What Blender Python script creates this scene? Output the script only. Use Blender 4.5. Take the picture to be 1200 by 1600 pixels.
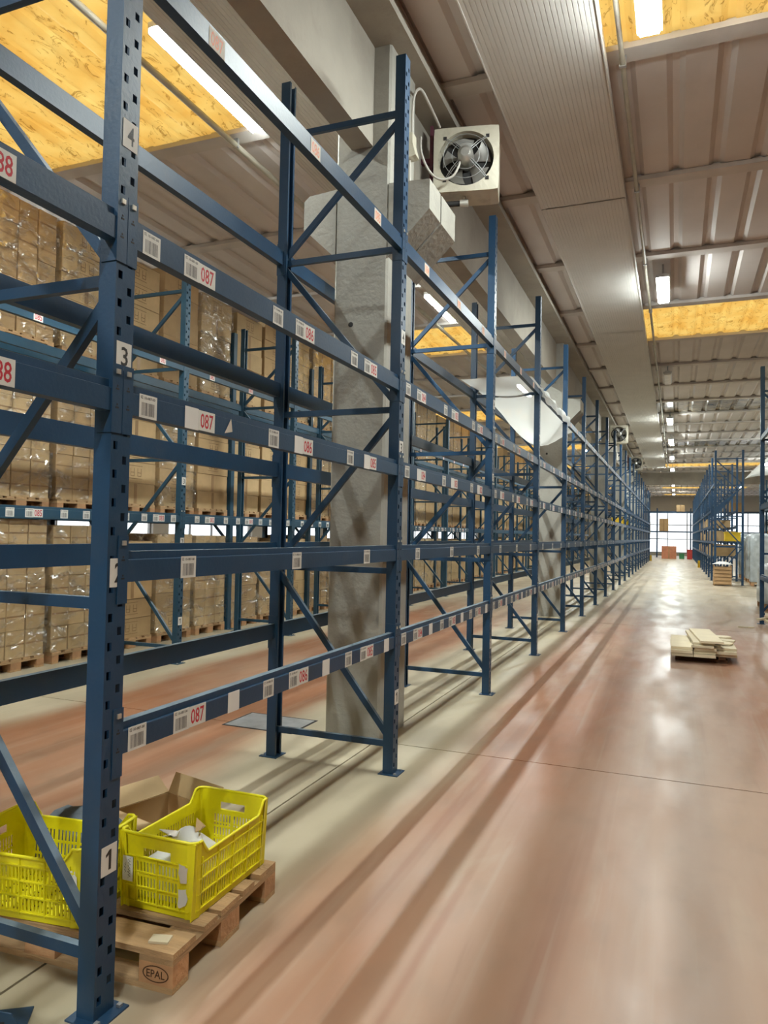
import bpy, bmesh, math, random
from mathutils import Vector, Matrix
for o in list(bpy.data.objects): bpy.data.objects.remove(o)
SC = bpy.context.scene
COL = SC.collection
PI = math.pi
# ------------------------------------------------------------------ camera
YAW, PITCH, ROLL, FPX, CAMH = 0.38079, 0.02902, 0.01930, 1141.43, 1.6758
fwd = Vector((-math.sin(YAW)*math.cos(PITCH), math.cos(YAW)*math.cos(PITCH), math.sin(PITCH)))
r0 = Vector((math.cos(YAW), math.sin(YAW), 0)); u0 = r0.cross(fwd)
rr = math.cos(ROLL)*r0 + math.sin(ROLL)*u0; uu = -math.sin(ROLL)*r0 + math.cos(ROLL)*u0
cam = bpy.data.cameras.new('camera'); camo = bpy.data.objects.new('camera', cam); COL.objects.link(camo)
camo.matrix_world = Matrix(((rr.x, uu.x, -fwd.x, 0), (rr.y, uu.y, -fwd.y, 0), (rr.z, uu.z, -fwd.z, CAMH), (0, 0, 0, 1)))
cam.sensor_fit = 'HORIZONTAL'; cam.sensor_width = 36; cam.lens = 36*FPX/1200; cam.clip_start = 0.05; cam.clip_end = 400
SC.camera = camo
# ------------------------------------------------------------------ world / exposure
W = bpy.data.worlds.new('daylight'); SC.world = W; W.use_nodes = True
bg = W.node_tree.nodes['Background']; bg.inputs[0].default_value = (0.90, 0.96, 1.0, 1); bg.inputs[1].default_value = 1.5
W.cycles.sampling_method = 'NONE'
CY_ = SC.cycles; CY_.max_bounces = 5; CY_.diffuse_bounces = 3; CY_.glossy_bounces = 2; CY_.transmission_bounces = 4; CY_.transparent_max_bounces = 10
CY_.caustics_reflective = False; CY_.caustics_refractive = False; CY_.adaptive_threshold = .10; CY_.adaptive_min_samples = 16; CY_.sample_clamp_indirect = 6
SC.view_settings.view_transform = 'Standard'; SC.view_settings.look = 'None'
SC.view_settings.exposure = 0.32; SC.view_settings.gamma = 1.0; SC.view_settings.use_curve_mapping = False
LAMP_RIGHT, LAMP_LEFT = 200.0, 330.0     # emission of the tube diffusers
R = random.Random(7)
# ------------------------------------------------------------------ materials
def nn(nt, t, **k):
    n = nt.nodes.new(t)
    for a, b in k.items(): setattr(n, a, b)
    return n
def mat(name, col, rough=0.6, metal=0.0, var=0.12, scale=6.0, bump=0.0, bscale=40.0, rnd=0.0, stretch=(1, 1, 1), dirt=None, dscale=3.0, damt=0.5, coat=0.0):
    m = bpy.data.materials.new(name); m.use_nodes = True; nt = m.node_tree; b = nt.nodes['Principled BSDF']; L = nt.links
    b.inputs['Roughness'].default_value = rough; b.inputs['Metallic'].default_value = metal
    if coat: b.inputs['Coat Weight'].default_value = coat; b.inputs['Coat Roughness'].default_value = 0.15
    tc = nn(nt, 'ShaderNodeTexCoord'); mp = nn(nt, 'ShaderNodeMapping'); mp.inputs['Scale'].default_value = stretch
    L.new(tc.outputs['Object'], mp.inputs[0])
    n1 = nn(nt, 'ShaderNodeTexNoise'); n1.inputs['Scale'].default_value = scale; n1.inputs['Detail'].default_value = 5
    L.new(mp.outputs[0], n1.inputs[0])
    mr = nn(nt, 'ShaderNodeMapRange'); mr.inputs[3].default_value = 1-var; mr.inputs[4].default_value = 1+var
    mr.inputs[1].default_value = .25; mr.inputs[2].default_value = .75
    L.new(n1.outputs[0], mr.inputs[0])
    val = mr.outputs[0]
    if rnd:
        oi = nn(nt, 'ShaderNodeObjectInfo'); m2 = nn(nt, 'ShaderNodeMapRange'); m2.inputs[3].default_value = 1-rnd; m2.inputs[4].default_value = 1+rnd
        L.new(oi.outputs['Random'], m2.inputs[0]); mm = nn(nt, 'ShaderNodeMath', operation='MULTIPLY'); L.new(val, mm.inputs[0]); L.new(m2.outputs[0], mm.inputs[1]); val = mm.outputs[0]
    vm = nn(nt, 'ShaderNodeVectorMath', operation='SCALE'); vm.inputs[0].default_value = col[:3]; L.new(val, vm.inputs['Scale'])
    out = vm.outputs[0]
    if dirt:
        n2 = nn(nt, 'ShaderNodeTexNoise'); n2.inputs['Scale'].default_value = dscale; n2.inputs['Detail'].default_value = 8; n2.inputs['Roughness'].default_value = .65
        L.new(mp.outputs[0], n2.inputs[0])
        m3 = nn(nt, 'ShaderNodeMapRange'); m3.inputs[1].default_value = .52; m3.inputs[2].default_value = .72; m3.inputs[4].default_value = damt
        L.new(n2.outputs[0], m3.inputs[0])
        mx = nn(nt, 'ShaderNodeMix', data_type='RGBA'); L.new(m3.outputs[0], mx.inputs[0]); L.new(out, mx.inputs[6]); mx.inputs[7].default_value = (*dirt[:3], 1); out = mx.outputs[2]
    L.new(out, b.inputs['Base Color'])
    if bump:
        n3 = nn(nt, 'ShaderNodeTexNoise'); n3.inputs['Scale'].default_value = bscale; n3.inputs['Detail'].default_value = 4; L.new(mp.outputs[0], n3.inputs[0])
        bp = nn(nt, 'ShaderNodeBump'); bp.inputs['Strength'].default_value = bump; bp.inputs['Distance'].default_value = .02; L.new(n3.outputs[0], bp.inputs['Height']); L.new(bp.outputs[0], b.inputs['Normal'])
    return m
def emis(name, col, s):
    m = bpy.data.materials.new(name); m.use_nodes = True; nt = m.node_tree; nt.nodes.clear()
    e = nn(nt, 'ShaderNodeEmission'); e.inputs[0].default_value = (*col, 1); e.inputs[1].default_value = s
    o = nn(nt, 'ShaderNodeOutputMaterial'); nt.links.new(e.outputs[0], o.inputs[0]); m.cycles.emission_sampling = 'FRONT'; return m
def film(name, tint=(1, 1, 1), op=0.28, bstr=1.0, bscale=4.5, rough=0.2, stretch=(1, 1, 1.8), diff=0.0):
    m = bpy.data.materials.new(name); m.use_nodes = True; nt = m.node_tree; nt.nodes.clear(); L = nt.links
    tc = nn(nt, 'ShaderNodeTexCoord'); mp = nn(nt, 'ShaderNodeMapping'); mp.inputs['Scale'].default_value = stretch; L.new(tc.outputs['Object'], mp.inputs[0])
    n = nn(nt, 'ShaderNodeTexNoise'); n.inputs['Scale'].default_value = bscale; n.inputs['Detail'].default_value = 1.5; n.inputs['Distortion'].default_value = .8; L.new(mp.outputs[0], n.inputs[0])
    bp = nn(nt, 'ShaderNodeBump'); bp.inputs['Strength'].default_value = bstr; bp.inputs['Distance'].default_value = .16; L.new(n.outputs[0], bp.inputs['Height'])
    g = nn(nt, 'ShaderNodeBsdfGlossy'); g.inputs['Color'].default_value = (1, 1, 1, 1); g.inputs['Roughness'].default_value = rough; L.new(bp.outputs[0], g.inputs['Normal'])
    t = nn(nt, 'ShaderNodeBsdfTransparent'); t.inputs[0].default_value = (*tint, 1)
    mx = nn(nt, 'ShaderNodeMixShader'); mx.inputs[0].default_value = op; L.new(t.outputs[0], mx.inputs[1]); L.new(g.outputs[0], mx.inputs[2]); res = mx.outputs[0]
    if op > .25:
        nw = nn(nt, 'ShaderNodeTexNoise'); nw.inputs['Scale'].default_value = 2.6; nw.inputs['Detail'].default_value = 5; nw.inputs['Distortion'].default_value = 1.5; L.new(mp.outputs[0], nw.inputs[0])
        rw = nn(nt, 'ShaderNodeMapRange'); rw.inputs[1].default_value = .48; rw.inputs[2].default_value = .68; rw.inputs[3].default_value = .05; rw.inputs[4].default_value = .55; L.new(nw.outputs[0], rw.inputs[0]); L.new(rw.outputs[0], mx.inputs[0])
    if diff:
        d = nn(nt, 'ShaderNodeBsdfDiffuse'); d.inputs[0].default_value = (.8, .8, .76, 1); tl = nn(nt, 'ShaderNodeBsdfTranslucent'); tl.inputs[0].default_value = (.8, .8, .76, 1)
        a = nn(nt, 'ShaderNodeMixShader'); a.inputs[0].default_value = .5; L.new(d.outputs[0], a.inputs[1]); L.new(tl.outputs[0], a.inputs[2])
        m2 = nn(nt, 'ShaderNodeMixShader'); m2.inputs[0].default_value = diff; L.new(res, m2.inputs[1]); L.new(a.outputs[0], m2.inputs[2]); res = m2.outputs[0]
    o = nn(nt, 'ShaderNodeOutputMaterial'); L.new(res, o.inputs[0]); return m
def skylight_mat(name):
    m = bpy.data.materials.new(name); m.use_nodes = True; nt = m.node_tree; nt.nodes.clear(); L = nt.links
    tc = nn(nt, 'ShaderNodeTexCoord')
    n = nn(nt, 'ShaderNodeTexNoise'); n.inputs['Scale'].default_value = 2.2; n.inputs['Detail'].default_value = 6; L.new(tc.outputs['Object'], n.inputs[0])
    cr = nn(nt, 'ShaderNodeValToRGB'); e = cr.color_ramp.elements; e[0].position = .32; e[0].color = (.88, .635, .27, 1); e[1].position = .68; e[1].color = (.95, .78, .41, 1); L.new(n.outputs[0], cr.inputs[0])
    mp = nn(nt, 'ShaderNodeMapping'); mp.inputs['Scale'].default_value = (1, .45, 1); L.new(tc.outputs['Object'], mp.inputs[0])
    n2 = nn(nt, 'ShaderNodeTexNoise'); n2.inputs['Scale'].default_value = 7; n2.inputs['Detail'].default_value = 3; n2.inputs['Distortion'].default_value = 2.5; L.new(mp.outputs[0], n2.inputs[0])
    c2 = nn(nt, 'ShaderNodeValToRGB'); e = c2.color_ramp.elements; e[0].position = .60; e[0].color = (1, 1, 1, 1); e[1].position = .63; e[1].color = (.45, .34, .2, 1)
    e3 = c2.color_ramp.elements.new(.66); e3.color = (1, 1, 1, 1); L.new(n2.outputs[0], c2.inputs[0])
    mx = nn(nt, 'ShaderNodeMix', data_type='RGBA', blend_type='MULTIPLY'); mx.inputs[0].default_value = .75; L.new(cr.outputs[0], mx.inputs[6]); L.new(c2.outputs[0], mx.inputs[7])
    t = nn(nt, 'ShaderNodeBsdfTranslucent'); L.new(mx.outputs[2], t.inputs[0])
    d = nn(nt, 'ShaderNodeBsdfDiffuse'); L.new(mx.outputs[2], d.inputs[0])
    s = nn(nt, 'ShaderNodeMixShader'); s.inputs[0].default_value = .2; L.new(t.outputs[0], s.inputs[1]); L.new(d.outputs[0], s.inputs[2])
    o = nn(nt, 'ShaderNodeOutputMaterial'); L.new(s.outputs[0], o.inputs[0]); return m
def floor_mat(name):
    m = bpy.data.materials.new(name); m.use_nodes = True; nt = m.node_tree; L = nt.links; b = nt.nodes['Principled BSDF']
    tc = nn(nt, 'ShaderNodeTexCoord'); P = tc.outputs['Object']
    def noise(scale, st, det=5, dist=0.0):
        mp = nn(nt, 'ShaderNodeMapping'); mp.inputs['Scale'].default_value = st; L.new(P, mp.inputs[0])
        n = nn(nt, 'ShaderNodeTexNoise'); n.inputs['Scale'].default_value = scale; n.inputs['Detail'].default_value = det; n.inputs['Distortion'].default_value = dist; L.new(mp.outputs[0], n.inputs[0]); return n.outputs[0]
    def ramp(v, a, b_, lo=0., hi=1.):
        r = nn(nt, 'ShaderNodeMapRange'); r.interpolation_type = 'SMOOTHSTEP'
        for i, x in zip((1, 2, 3, 4), (a, b_, lo, hi)): r.inputs[i].default_value = x
        L.new(v, r.inputs[0]); return r.outputs[0]
    def math_(op, a, b_):
        n = nn(nt, 'ShaderNodeMath', operation=op)
        for i, x in enumerate((a, b_)):
            if hasattr(x, 'links'): L.new(x, n.inputs[i])
            else: n.inputs[i].default_value = x
        return n.outputs[0]
    def mix(f, A, B):
        n = nn(nt, 'ShaderNodeMix', data_type='RGBA'); L.new(f, n.inputs[0])
        for i, x in ((6, A), (7, B)):
            if hasattr(x, 'links'): L.new(x, n.inputs[i])
            else: n.inputs[i].default_value = (*x, 1)
        return n.outputs[2]
    sx = nn(nt, 'ShaderNodeSeparateXYZ'); L.new(P, sx.inputs[0]); X = sx.outputs[0]
    col = mix(ramp(noise(1.0, (1.1, .22, 1), 6), .38, .64), (.35, .150, .075), (.40, .235, .150))
    col = mix(math_('MULTIPLY', ramp(noise(1.0, (5.0, .10, 1), 3), .56, .66), .55), col, (.29, .118, .06))
    col = mix(math_('MULTIPLY', ramp(noise(3.0, (1.6, .3, 1), 8, .6), .55, .75), .35), col, (.45, .35, .25))
    col = mix(math_('MULTIPLY', ramp(noise(1.0, (13.0, .22, 1), 4, .2), .56, .70), .30), col, (.45, .34, .245))
    col = mix(math_('MULTIPLY', ramp(noise(1.0, (9.0, .5, 1), 6, .5), .58, .72), .28), col, (.25, .115, .065))
    xe = math_('ADD', X, math_('MULTIPLY', math_('SUBTRACT', noise(.8, (1, .35, 1), 5), .5), .9))
    a = math_('ABSOLUTE', math_('ADD', xe, 2.35), 0.0)
    worn = ramp(math_('ABSOLUTE', math_('SUBTRACT', xe, .05), 0.0), .25, .75, 1.0, 0.0)
    col = mix(math_('MULTIPLY', worn, .55), col, (.44, .345, .275))
    strip = ramp(a, .50, .98, 1.0, 0.0)
    a2 = math_('ABSOLUTE', math_('ADD', xe, 7.0), 0.0); strip2 = ramp(a2, 1.4, 1.9, 1.0, 0.0)
    s = math_('MAXIMUM', strip, strip2)
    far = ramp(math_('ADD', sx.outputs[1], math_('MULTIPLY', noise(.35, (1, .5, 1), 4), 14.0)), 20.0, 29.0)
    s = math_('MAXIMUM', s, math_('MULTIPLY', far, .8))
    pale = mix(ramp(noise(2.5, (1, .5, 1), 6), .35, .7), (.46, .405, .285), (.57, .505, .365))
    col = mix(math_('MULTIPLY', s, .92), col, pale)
    col = mix(math_('MULTIPLY', ramp(noise(5, (1, .5, 1), 10), .45, .95), .35), col, (.20, .15, .11))
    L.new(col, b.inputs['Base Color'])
    L.new(ramp(noise(2.0, (1.5, .4, 1), 6), .3, .7, .31, .50), b.inputs['Roughness'])
    b.inputs['Specular IOR Level'].default_value = .4
    bp = nn(nt, 'ShaderNodeBump'); bp.inputs['Strength'].default_value = .05; bp.inputs['Distance'].default_value = .02; L.new(noise(6, (1, 1, 1), 6), bp.inputs['Height']); L.new(bp.outputs[0], b.inputs['Normal'])
    return m
M = {}
M['blue'] = mat('blue_paint', (.013, .054, .120), .42, 0, .14, 4, .05, 60, dirt=(.06, .08, .11), dscale=5, damt=.30)
M['blue2'] = mat('blue_paint_teal_light', (.018, .068, .118), .45, 0, .14, 4, .05, 60, dirt=(.06, .09, .11), dscale=5, damt=.3)  # same rack blue, with the teal cast of the lighting put into the colour
M['dust'] = mat('dusty_blue', (.11, .155, .20), .6, 0, .35, 7, dirt=(.24, .25, .25), dscale=4, damt=.7)
M['steel'] = mat('galvanised_steel', (.42, .43, .44), .45, .6, .2, 8)
M['bolt'] = mat('bolt_zinc', (.75, .74, .68), .3, .7, .1)
M['white'] = mat('paper_white', (.80, .80, .78), .7, 0, .04, 5)
M['paper'] = mat('label_paper', (.74, .74, .70), .65, 0, .05, 9)
M['black'] = mat('print_black', (.03, .03, .03), .6)
M['grey_print'] = mat('print_grey', (.16, .16, .16), .6)
M['red'] = mat('print_red', (.55, .03, .05), .6)
M['orange'] = mat('print_faded_orange', (.75, .25, .13), .6)
M['fade'] = mat('faded_label', (.66, .60, .52), .65)
M['conc'] = mat('concrete', (.385, .37, .325), .85, 0, .16, 2.2, .25, 25, dirt=(.22, .20, .17), dscale=2.2, damt=.7)
M['conc_d'] = mat('concrete_beam', (.38, .345, .29), .85, 0, .14, 1.5, .2, 20, dirt=(.27, .23, .19), dscale=1.2, damt=.6)
M['roof'] = mat('roof_sheet_grey', (.68, .63, .60), .6, 0, .06, 1.5, dirt=(.58, .52, .48), dscale=1.0, damt=.5)
M['purlin'] = mat('purlin_grey', (.62, .58, .54), .75, 0, .1, 3)
M['soffit'] = mat('soffit_pvc', (.66, .64, .60), .6, 0, .05, 2)
M['sky'] = skylight_mat('yellowed_fibreglass')
M['sky_grey'] = mat('dirty_clear_sheet', (.30, .27, .22), .22, 0, .5, 3, dirt=(.62, .46, .22), dscale=1.2, damt=.9)
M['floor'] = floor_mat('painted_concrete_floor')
M['joint'] = mat('joint_dark', (.10, .085, .07), .9)
M['wall'] = mat('wall_plaster', (.50, .47, .42), .85, 0, .08, 1)
M['carton'] = mat('carton_brown', (.56, .395, .205), .75, 0, .10, 5, .05, 30, rnd=.14)
M['carton_d'] = mat('carton_dark', (.50, .335, .165), .75, 0, .10, 5, .05, 30, rnd=.12)
M['tape'] = mat('carton_tape', (.36, .215, .095), .45, 0, .1, 6, rnd=.15)
M['print'] = mat('carton_print', (.26, .16, .075), .8)
M['wood'] = mat('pallet_wood', (.52, .33, .17), .8, 0, .22, 3, .3, 20, rnd=.15, stretch=(1, 6, 6), dirt=(.30, .18, .09), dscale=4, damt=.5)
M['wood_y'] = mat('pallet_wood_y', (.50, .32, .165), .8, 0, .22, 3, .3, 20, rnd=.15, stretch=(6, 1, 6), dirt=(.30, .18, .09), dscale=4, damt=.5)
M['block'] = mat('pallet_block', (.55, .30, .15), .85, 0, .25, 9, .3, 40, rnd=.12)
M['brand'] = mat('brand_and_shade_brown', (.10, .045, .02), .9)  # burnt pallet mark; also the painted shade colour of the board bearers
M['yellow'] = mat('crate_yellow', (.86, .77, .012), .36, 0, .06, 5, .05, 30, dirt=(.50, .43, .04), dscale=6, damt=.40)
M['sheetwood'] = mat('pale_board', (.78, .68, .49), .7, 0, .06, 4, rnd=.10)
M['film'] = film('stretch_film')
M['film2'] = film('stretch_film_tight', op=.30, bscale=16, bstr=.9, stretch=(1, 1, .6))
M['wrapgrey'] = mat('grey_wrap', (.50, .54, .55), .3, 0, .25, 5, .9, 9, rnd=.15)
M['sheet'] = film('white_sheeting', op=.2, rough=.5, diff=.85, bstr=.3, bscale=3)
M['cream'] = mat('cream_enamel', (.62, .58, .47), .4, 0, .06, 4, dirt=(.30, .25, .18), dscale=5, damt=.5)
M['motor'] = mat('motor_alu', (.55, .55, .52), .35, .7, .2, 10)
M['blade'] = mat('fan_blade', (.30, .29, .27), .45, .4, .1)
M['dark'] = mat('dark_cavity', (.03, .028, .028), .8)
M['cable'] = mat('cable_grey', (.55, .52, .47), .5)
M['pvc'] = mat('conduit_pvc', (.50, .47, .38), .5)
M['maroon'] = mat('maroon_bracket', (.12, .03, .05), .6)
M['cloth'] = mat('slate_tarp', (.11, .14, .17), .7, 0, .2, 8, .5, 12)
M['lamp_r'] = emis('led_diffuser', (.92, 1.0, .97), LAMP_RIGHT)
M['lamp_l'] = emis('tube_diffuser', (.92, 1.0, .97), LAMP_LEFT)
M['lamp_off'] = mat('lamp_off', (.75, .74, .70), .35)
M['lamp_body'] = mat('lamp_body', (.55, .56, .56), .4, .3)
M['frame_d'] = mat('window_frame', (.25, .25, .25), .5, .3)
M['glass'] = film('window_glass', op=.08, bstr=0.0, rough=.05)
M['safety'] = mat('safety_yellow', (.75, .50, .02), .5)
M['terracotta'] = mat('terracotta', (.55, .22, .12), .7)
M['redcloth'] = mat('red_plastic', (.50, .05, .04), .6)
M['greenp'] = mat('green_plastic', (.05, .25, .10), .6)
# ------------------------------------------------------------------ mesh helpers
class MB:
    def __init__(s): s.v = []; s.f = []; s.m = []; s.mats = []; s.sm = []
    def mi(s, m):
        if m not in s.mats: s.mats.append(m)
        return s.mats.index(m)
    def add(s, vs, fs, m, smooth=False):
        k = len(s.v); s.v += [tuple(x) for x in vs]; i = s.mi(m)
        for f in fs: s.f.append(tuple(k+a for a in f)); s.m.append(i); s.sm.append(smooth)
        return s
    def box(s, a, b, m, T=None):
        x0, y0, z0 = a; x1, y1, z1 = b
        vs = [(x0, y0, z0), (x1, y0, z0), (x1, y1, z0), (x0, y1, z0), (x0, y0, z1), (x1, y0, z1), (x1, y1, z1), (x0, y1, z1)]
        if T is not None: vs = [tuple(T @ Vector(v)) for v in vs]
        return s.add(vs, [(0, 3, 2, 1), (4, 5, 6, 7), (0, 1, 5, 4), (1, 2, 6, 5), (2, 3, 7, 6), (3, 0, 4, 7)], m)
    def bar(s, p, q, w, h, m, up=(0, 0, 1), mtop=None):
        p = Vector(p); q = Vector(q); d = (q-p).normalized(); up = Vector(up)
        if abs(d.dot(up)) > .99: up = Vector((0, 1, 0))
        a = d.cross(up).normalized()*w/2; c = a.cross(d).normalized()*h/2
        vs = [p-a-c, p+a-c, p+a+c, p-a+c, q-a-c, q+a-c, q+a+c, q-a+c]
        s.add(vs, [(0, 1, 2, 3), (7, 6, 5, 4), (0, 4, 5, 1), (1, 5, 6, 2), (2, 6, 7, 3), (3, 7, 4, 0)], m)
        if mtop: s.m[-4 if c.z < 0 else -2] = s.mi(mtop)
        return s
    def prism(s, poly, ax, a, b, m):
        # polygon in the two axes other than ax, extruded a..b along ax
        n = len(poly)
        def P(u, v, t): return (t, u, v) if ax == 0 else ((u, t, v) if ax == 1 else (u, v, t))
        vs = [P(u, v, a) for u, v in poly]+[P(u, v, b) for u, v in poly]
        fs = [tuple(range(n)), tuple(range(2*n-1, n-1, -1))]+[(i, i+n, (i+1) % n+n, (i+1) % n) for i in range(n)]
        return s.add(vs, fs, m)
    def tube(s, pts, r, m, n=8, cap=True):
        pts = [Vector(p) for p in pts]; rings = []; prev = None
        for i, p in enumerate(pts):
            d = (pts[min(i+1, len(pts)-1)]-pts[max(i-1, 0)]).normalized()
            if prev is None: a = d.cross(Vector((0, 0, 1)) if abs(d.z) < .9 else Vector((1, 0, 0))).normalized()
            else: a = (prev-d*prev.dot(d)).normalized()
            prev = a; b = d.cross(a); rad = r[i] if isinstance(r, (list, tuple)) else r
            rings.append([p+(a*math.cos(2*PI*k/n)+b*math.sin(2*PI*k/n))*rad for k in range(n)])
        vs = [v for g in rings for v in g]; fs = []
        for i in range(len(rings)-1):
            for k in range(n): fs.append((i*n+k, i*n+(k+1) % n, (i+1)*n+(k+1) % n, (i+1)*n+k))
        s.add(vs, fs, m, True)
        if cap: s.add(rings[0], [tuple(range(n))], m); s.add(rings[-1], [tuple(range(n-1, -1, -1))], m)
        return s
    def grid(s, us, vs, solid, fn, t, m):
        # plate with real holes: cells where solid(i,j) is true; fn(u,v,w) -> xyz, w = 0 or t
        nu, nv = len(us)-1, len(vs)-1; idx = {}
        V = []; Fs = []
        def vid(i, j, k):
            if (i, j, k) not in idx: idx[(i, j, k)] = len(V); V.append(fn(us[i], vs[j], t*k))
            return idx[(i, j, k)]
        ok = lambda i, j: 0 <= i < nu and 0 <= j < nv and solid(i, j)
        for i in range(nu):
            for j in range(nv):
                if not ok(i, j): continue
                Fs.append((vid(i, j, 1), vid(i+1, j, 1), vid(i+1, j+1, 1), vid(i, j+1, 1)))
                Fs.append((vid(i, j, 0), vid(i, j+1, 0), vid(i+1, j+1, 0), vid(i+1, j, 0)))
                if not ok(i-1, j): Fs.append((vid(i, j, 0), vid(i, j, 1), vid(i, j+1, 1), vid(i, j+1, 0)))
                if not ok(i+1, j): Fs.append((vid(i+1, j, 0), vid(i+1, j+1, 0), vid(i+1, j+1, 1), vid(i+1, j, 1)))
                if not ok(i, j-1): Fs.append((vid(i, j, 0), vid(i+1, j, 0), vid(i+1, j, 1), vid(i, j, 1)))
                if not ok(i, j+1): Fs.append((vid(i, j+1, 0), vid(i, j+1, 1), vid(i+1, j+1, 1), vid(i+1, j+1, 0)))
        return s.add(V, Fs, m)
    def mesh(s, name):
        me = bpy.data.meshes.new(name); me.from_pydata(s.v, [], s.f)
        for m in s.mats: me.materials.append(M[m])
        if 'lamp_r' in s.mats or 'lamp_l' in s.mats:      # outward normals so the lamps shine from their front
            bm = bmesh.new(); bm.from_mesh(me); bmesh.ops.recalc_face_normals(bm, faces=bm.faces); bm.to_mesh(me); bm.free()
        me.polygons.foreach_set('material_index', s.m); me.polygons.foreach_set('use_smooth', s.sm); me.update()
        return me
def put(name, me, parent=None, loc=(0, 0, 0), rz=0.0, rot=None):
    if isinstance(me, MB): me = me.mesh(name)
    o = bpy.data.objects.new(name, me); COL.objects.link(o); o.location = loc
    o.rotation_euler = rot if rot else (0, 0, rz)
    if parent is not None: o.parent = parent
    return o
def tag(o, label, cat, group=None, kind=None):
    if label: o['label'] = label
    if cat: o['category'] = cat
    if group: o['group'] = group
    if kind: o['kind'] = kind
    return o
def thing(name, loc, label, cat, rz=0.0, group=None):
    return tag(put(name, None, None, loc, rz), label, cat, group)
CACHE = {}
def cached(key, fn):
    if key not in CACHE: CACHE[key] = fn()
    return CACHE[key]
def smooth(pts, k=6):
    pts = [Vector(p) for p in pts]; out = []
    for i in range(len(pts)-1):
        a, b, c, d = pts[max(i-1, 0)], pts[i], pts[i+1], pts[min(i+2, len(pts)-1)]
        for j in range(k):
            t = j/k; out.append(.5*((2*b)+(c-a)*t+(2*a-5*b+4*c-d)*t*t+(3*b-a-3*c+d)*t*t*t))
    return out+[pts[-1]]
def text_faces(txt, w, h, condensed=True):
    """2-D outline of a word as (verts, faces) scaled to w x h, centred"""
    def make():
        c = bpy.data.curves.new('t', 'FONT'); c.body = txt; c.resolution_u = 2; c.align_x = 'LEFT'
        c.offset = 0.012
        o = bpy.data.objects.new('t', c); me = bpy.data.meshes.new_from_object(o)
        vs = [v.co.copy() for v in me.vertices]; fs = [tuple(p.vertices) for p in me.polygons]
        bpy.data.objects.remove(o); bpy.data.curves.remove(c); bpy.data.meshes.remove(me); return vs, fs
    vs, fs = cached(('txt', txt), make)
    if not vs: return [], []
    x0 = min(v.x for v in vs); x1 = max(v.x for v in vs); y0 = min(v.y for v in vs); y1 = max(v.y for v in vs)
    return [((v.x-(x0+x1)/2)/(x1-x0)*w, (v.y-(y0+y1)/2)/(y1-y0)*h) for v in vs], fs
_T = ['', 'first', 'second', 'third', 'fourth', 'fifth', 'sixth', 'seventh', 'eighth', 'ninth', 'tenth', 'eleventh', 'twelfth', 'thirteenth', 'fourteenth', 'fifteenth', 'sixteenth', 'seventeenth', 'eighteenth', 'nineteenth']
ORD = _T[1:]+['twentieth']+['twenty-'+x for x in _T[1:10]]+['thirtieth']+['thirty-'+x for x in _T[1:10]]+['fortieth']+['forty-'+x for x in _T[1:10]]+['fiftieth']+['fifty-'+x for x in _T[1:10]]
# ================================================================== STRUCTURE
X0, X1, Y0, Y1 = -20.0, 13.0, -13.0, 78.0
# ---- floor: slabs with recessed joints
fl = tag(put('floor', MB().box((X0, Y0, -.25), (X1, Y1, -.012), 'joint')), 'worn red and grey painted concrete floor in slabs', 'floor', kind='structure')
jx = [X0, -12.0, -2.235, 7.0, X1]; jy = [Y0, -3.9, 5.50, 14.9, 24.3, 33.7, 43.1, 52.5, 61.9, Y1]
for i in range(len(jx)-1):
    for j in range(len(jy)-1):
        g = .006
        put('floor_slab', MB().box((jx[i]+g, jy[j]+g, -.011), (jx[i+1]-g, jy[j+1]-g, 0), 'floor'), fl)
# ---- walls with windows
wl = MB(); wz0, wz1 = 1.15, 2.7
wl.box((X0-.3, Y0, 0), (X0, Y1, wz0), 'wall').box((X0-.3, Y0, wz1), (X0, Y1, 6.6), 'wall')
nwin = 12; step = (Y1-Y0)/nwin
for i in range(nwin+1):
    y = Y0+i*step; wl.box((X0-.3, max(Y0, y-.5), wz0), (X0, min(Y1, y+.5), wz1), 'wall')
tag(put('wall_left', wl), 'long plastered side wall with a band of windows', 'wall', kind='structure')
for i in range(nwin):
    ya, yb = Y0+i*step+.5, Y0+(i+1)*step-.5
    w = tag(put('window_%d' % (i+1), MB().box((X0-.2, ya, wz0), (X0-.12, yb, wz0+.06), 'frame_d').box((X0-.2, ya, wz1-.06), (X0-.12, yb, wz1), 'frame_d').box((X0-.2, ya, wz0), (X0-.12, ya+.06, wz1), 'frame_d').box((X0-.2, yb-.06, wz0), (X0-.12, yb, wz1), 'frame_d')), 'side wall window behind the far rack, number %s from the camera end' % ORD[i], 'window', kind='structure')
    for k in range(4):
        a = ya+(yb-ya)*k/4; b = ya+(yb-ya)*(k+1)/4
        put('pane', MB().box((X0-.165, a+.03, wz0+.05), (X0-.158, b-.03, wz1-.05), 'glass'), w)
        if k: put('mullion', MB().box((X0-.2, a-.03, wz0+.06), (X0-.12, a+.03, wz1-.06), 'frame_d'), w)
tag(put('wall_right', MB().box((X1, Y0, 0), (X1+.3, Y1, 6.6), 'wall')), 'plastered side wall on the right', 'wall', kind='structure')
tag(put('wall_back', MB().box((X0, Y0-.3, 0), (X1, Y0, 6.6), 'wall')), 'plastered wall behind the viewer', 'wall', kind='structure')
ex0, ex1, ez0, ez1 = -2.6, 8.2, .25, 4.45
we = MB().box((X0, Y1, 0), (ex0, Y1+.3, 6.6), 'wall').box((ex1, Y1, 0), (X1, Y1+.3, 6.6), 'wall').box((ex0, Y1, ez1), (ex1, Y1+.3, 6.6), 'wall').box((ex0, Y1, 0), (ex1, Y1+.3, ez0), 'wall')
tag(put('wall_end', we), 'far end wall around a big bright window', 'wall', kind='structure')
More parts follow.
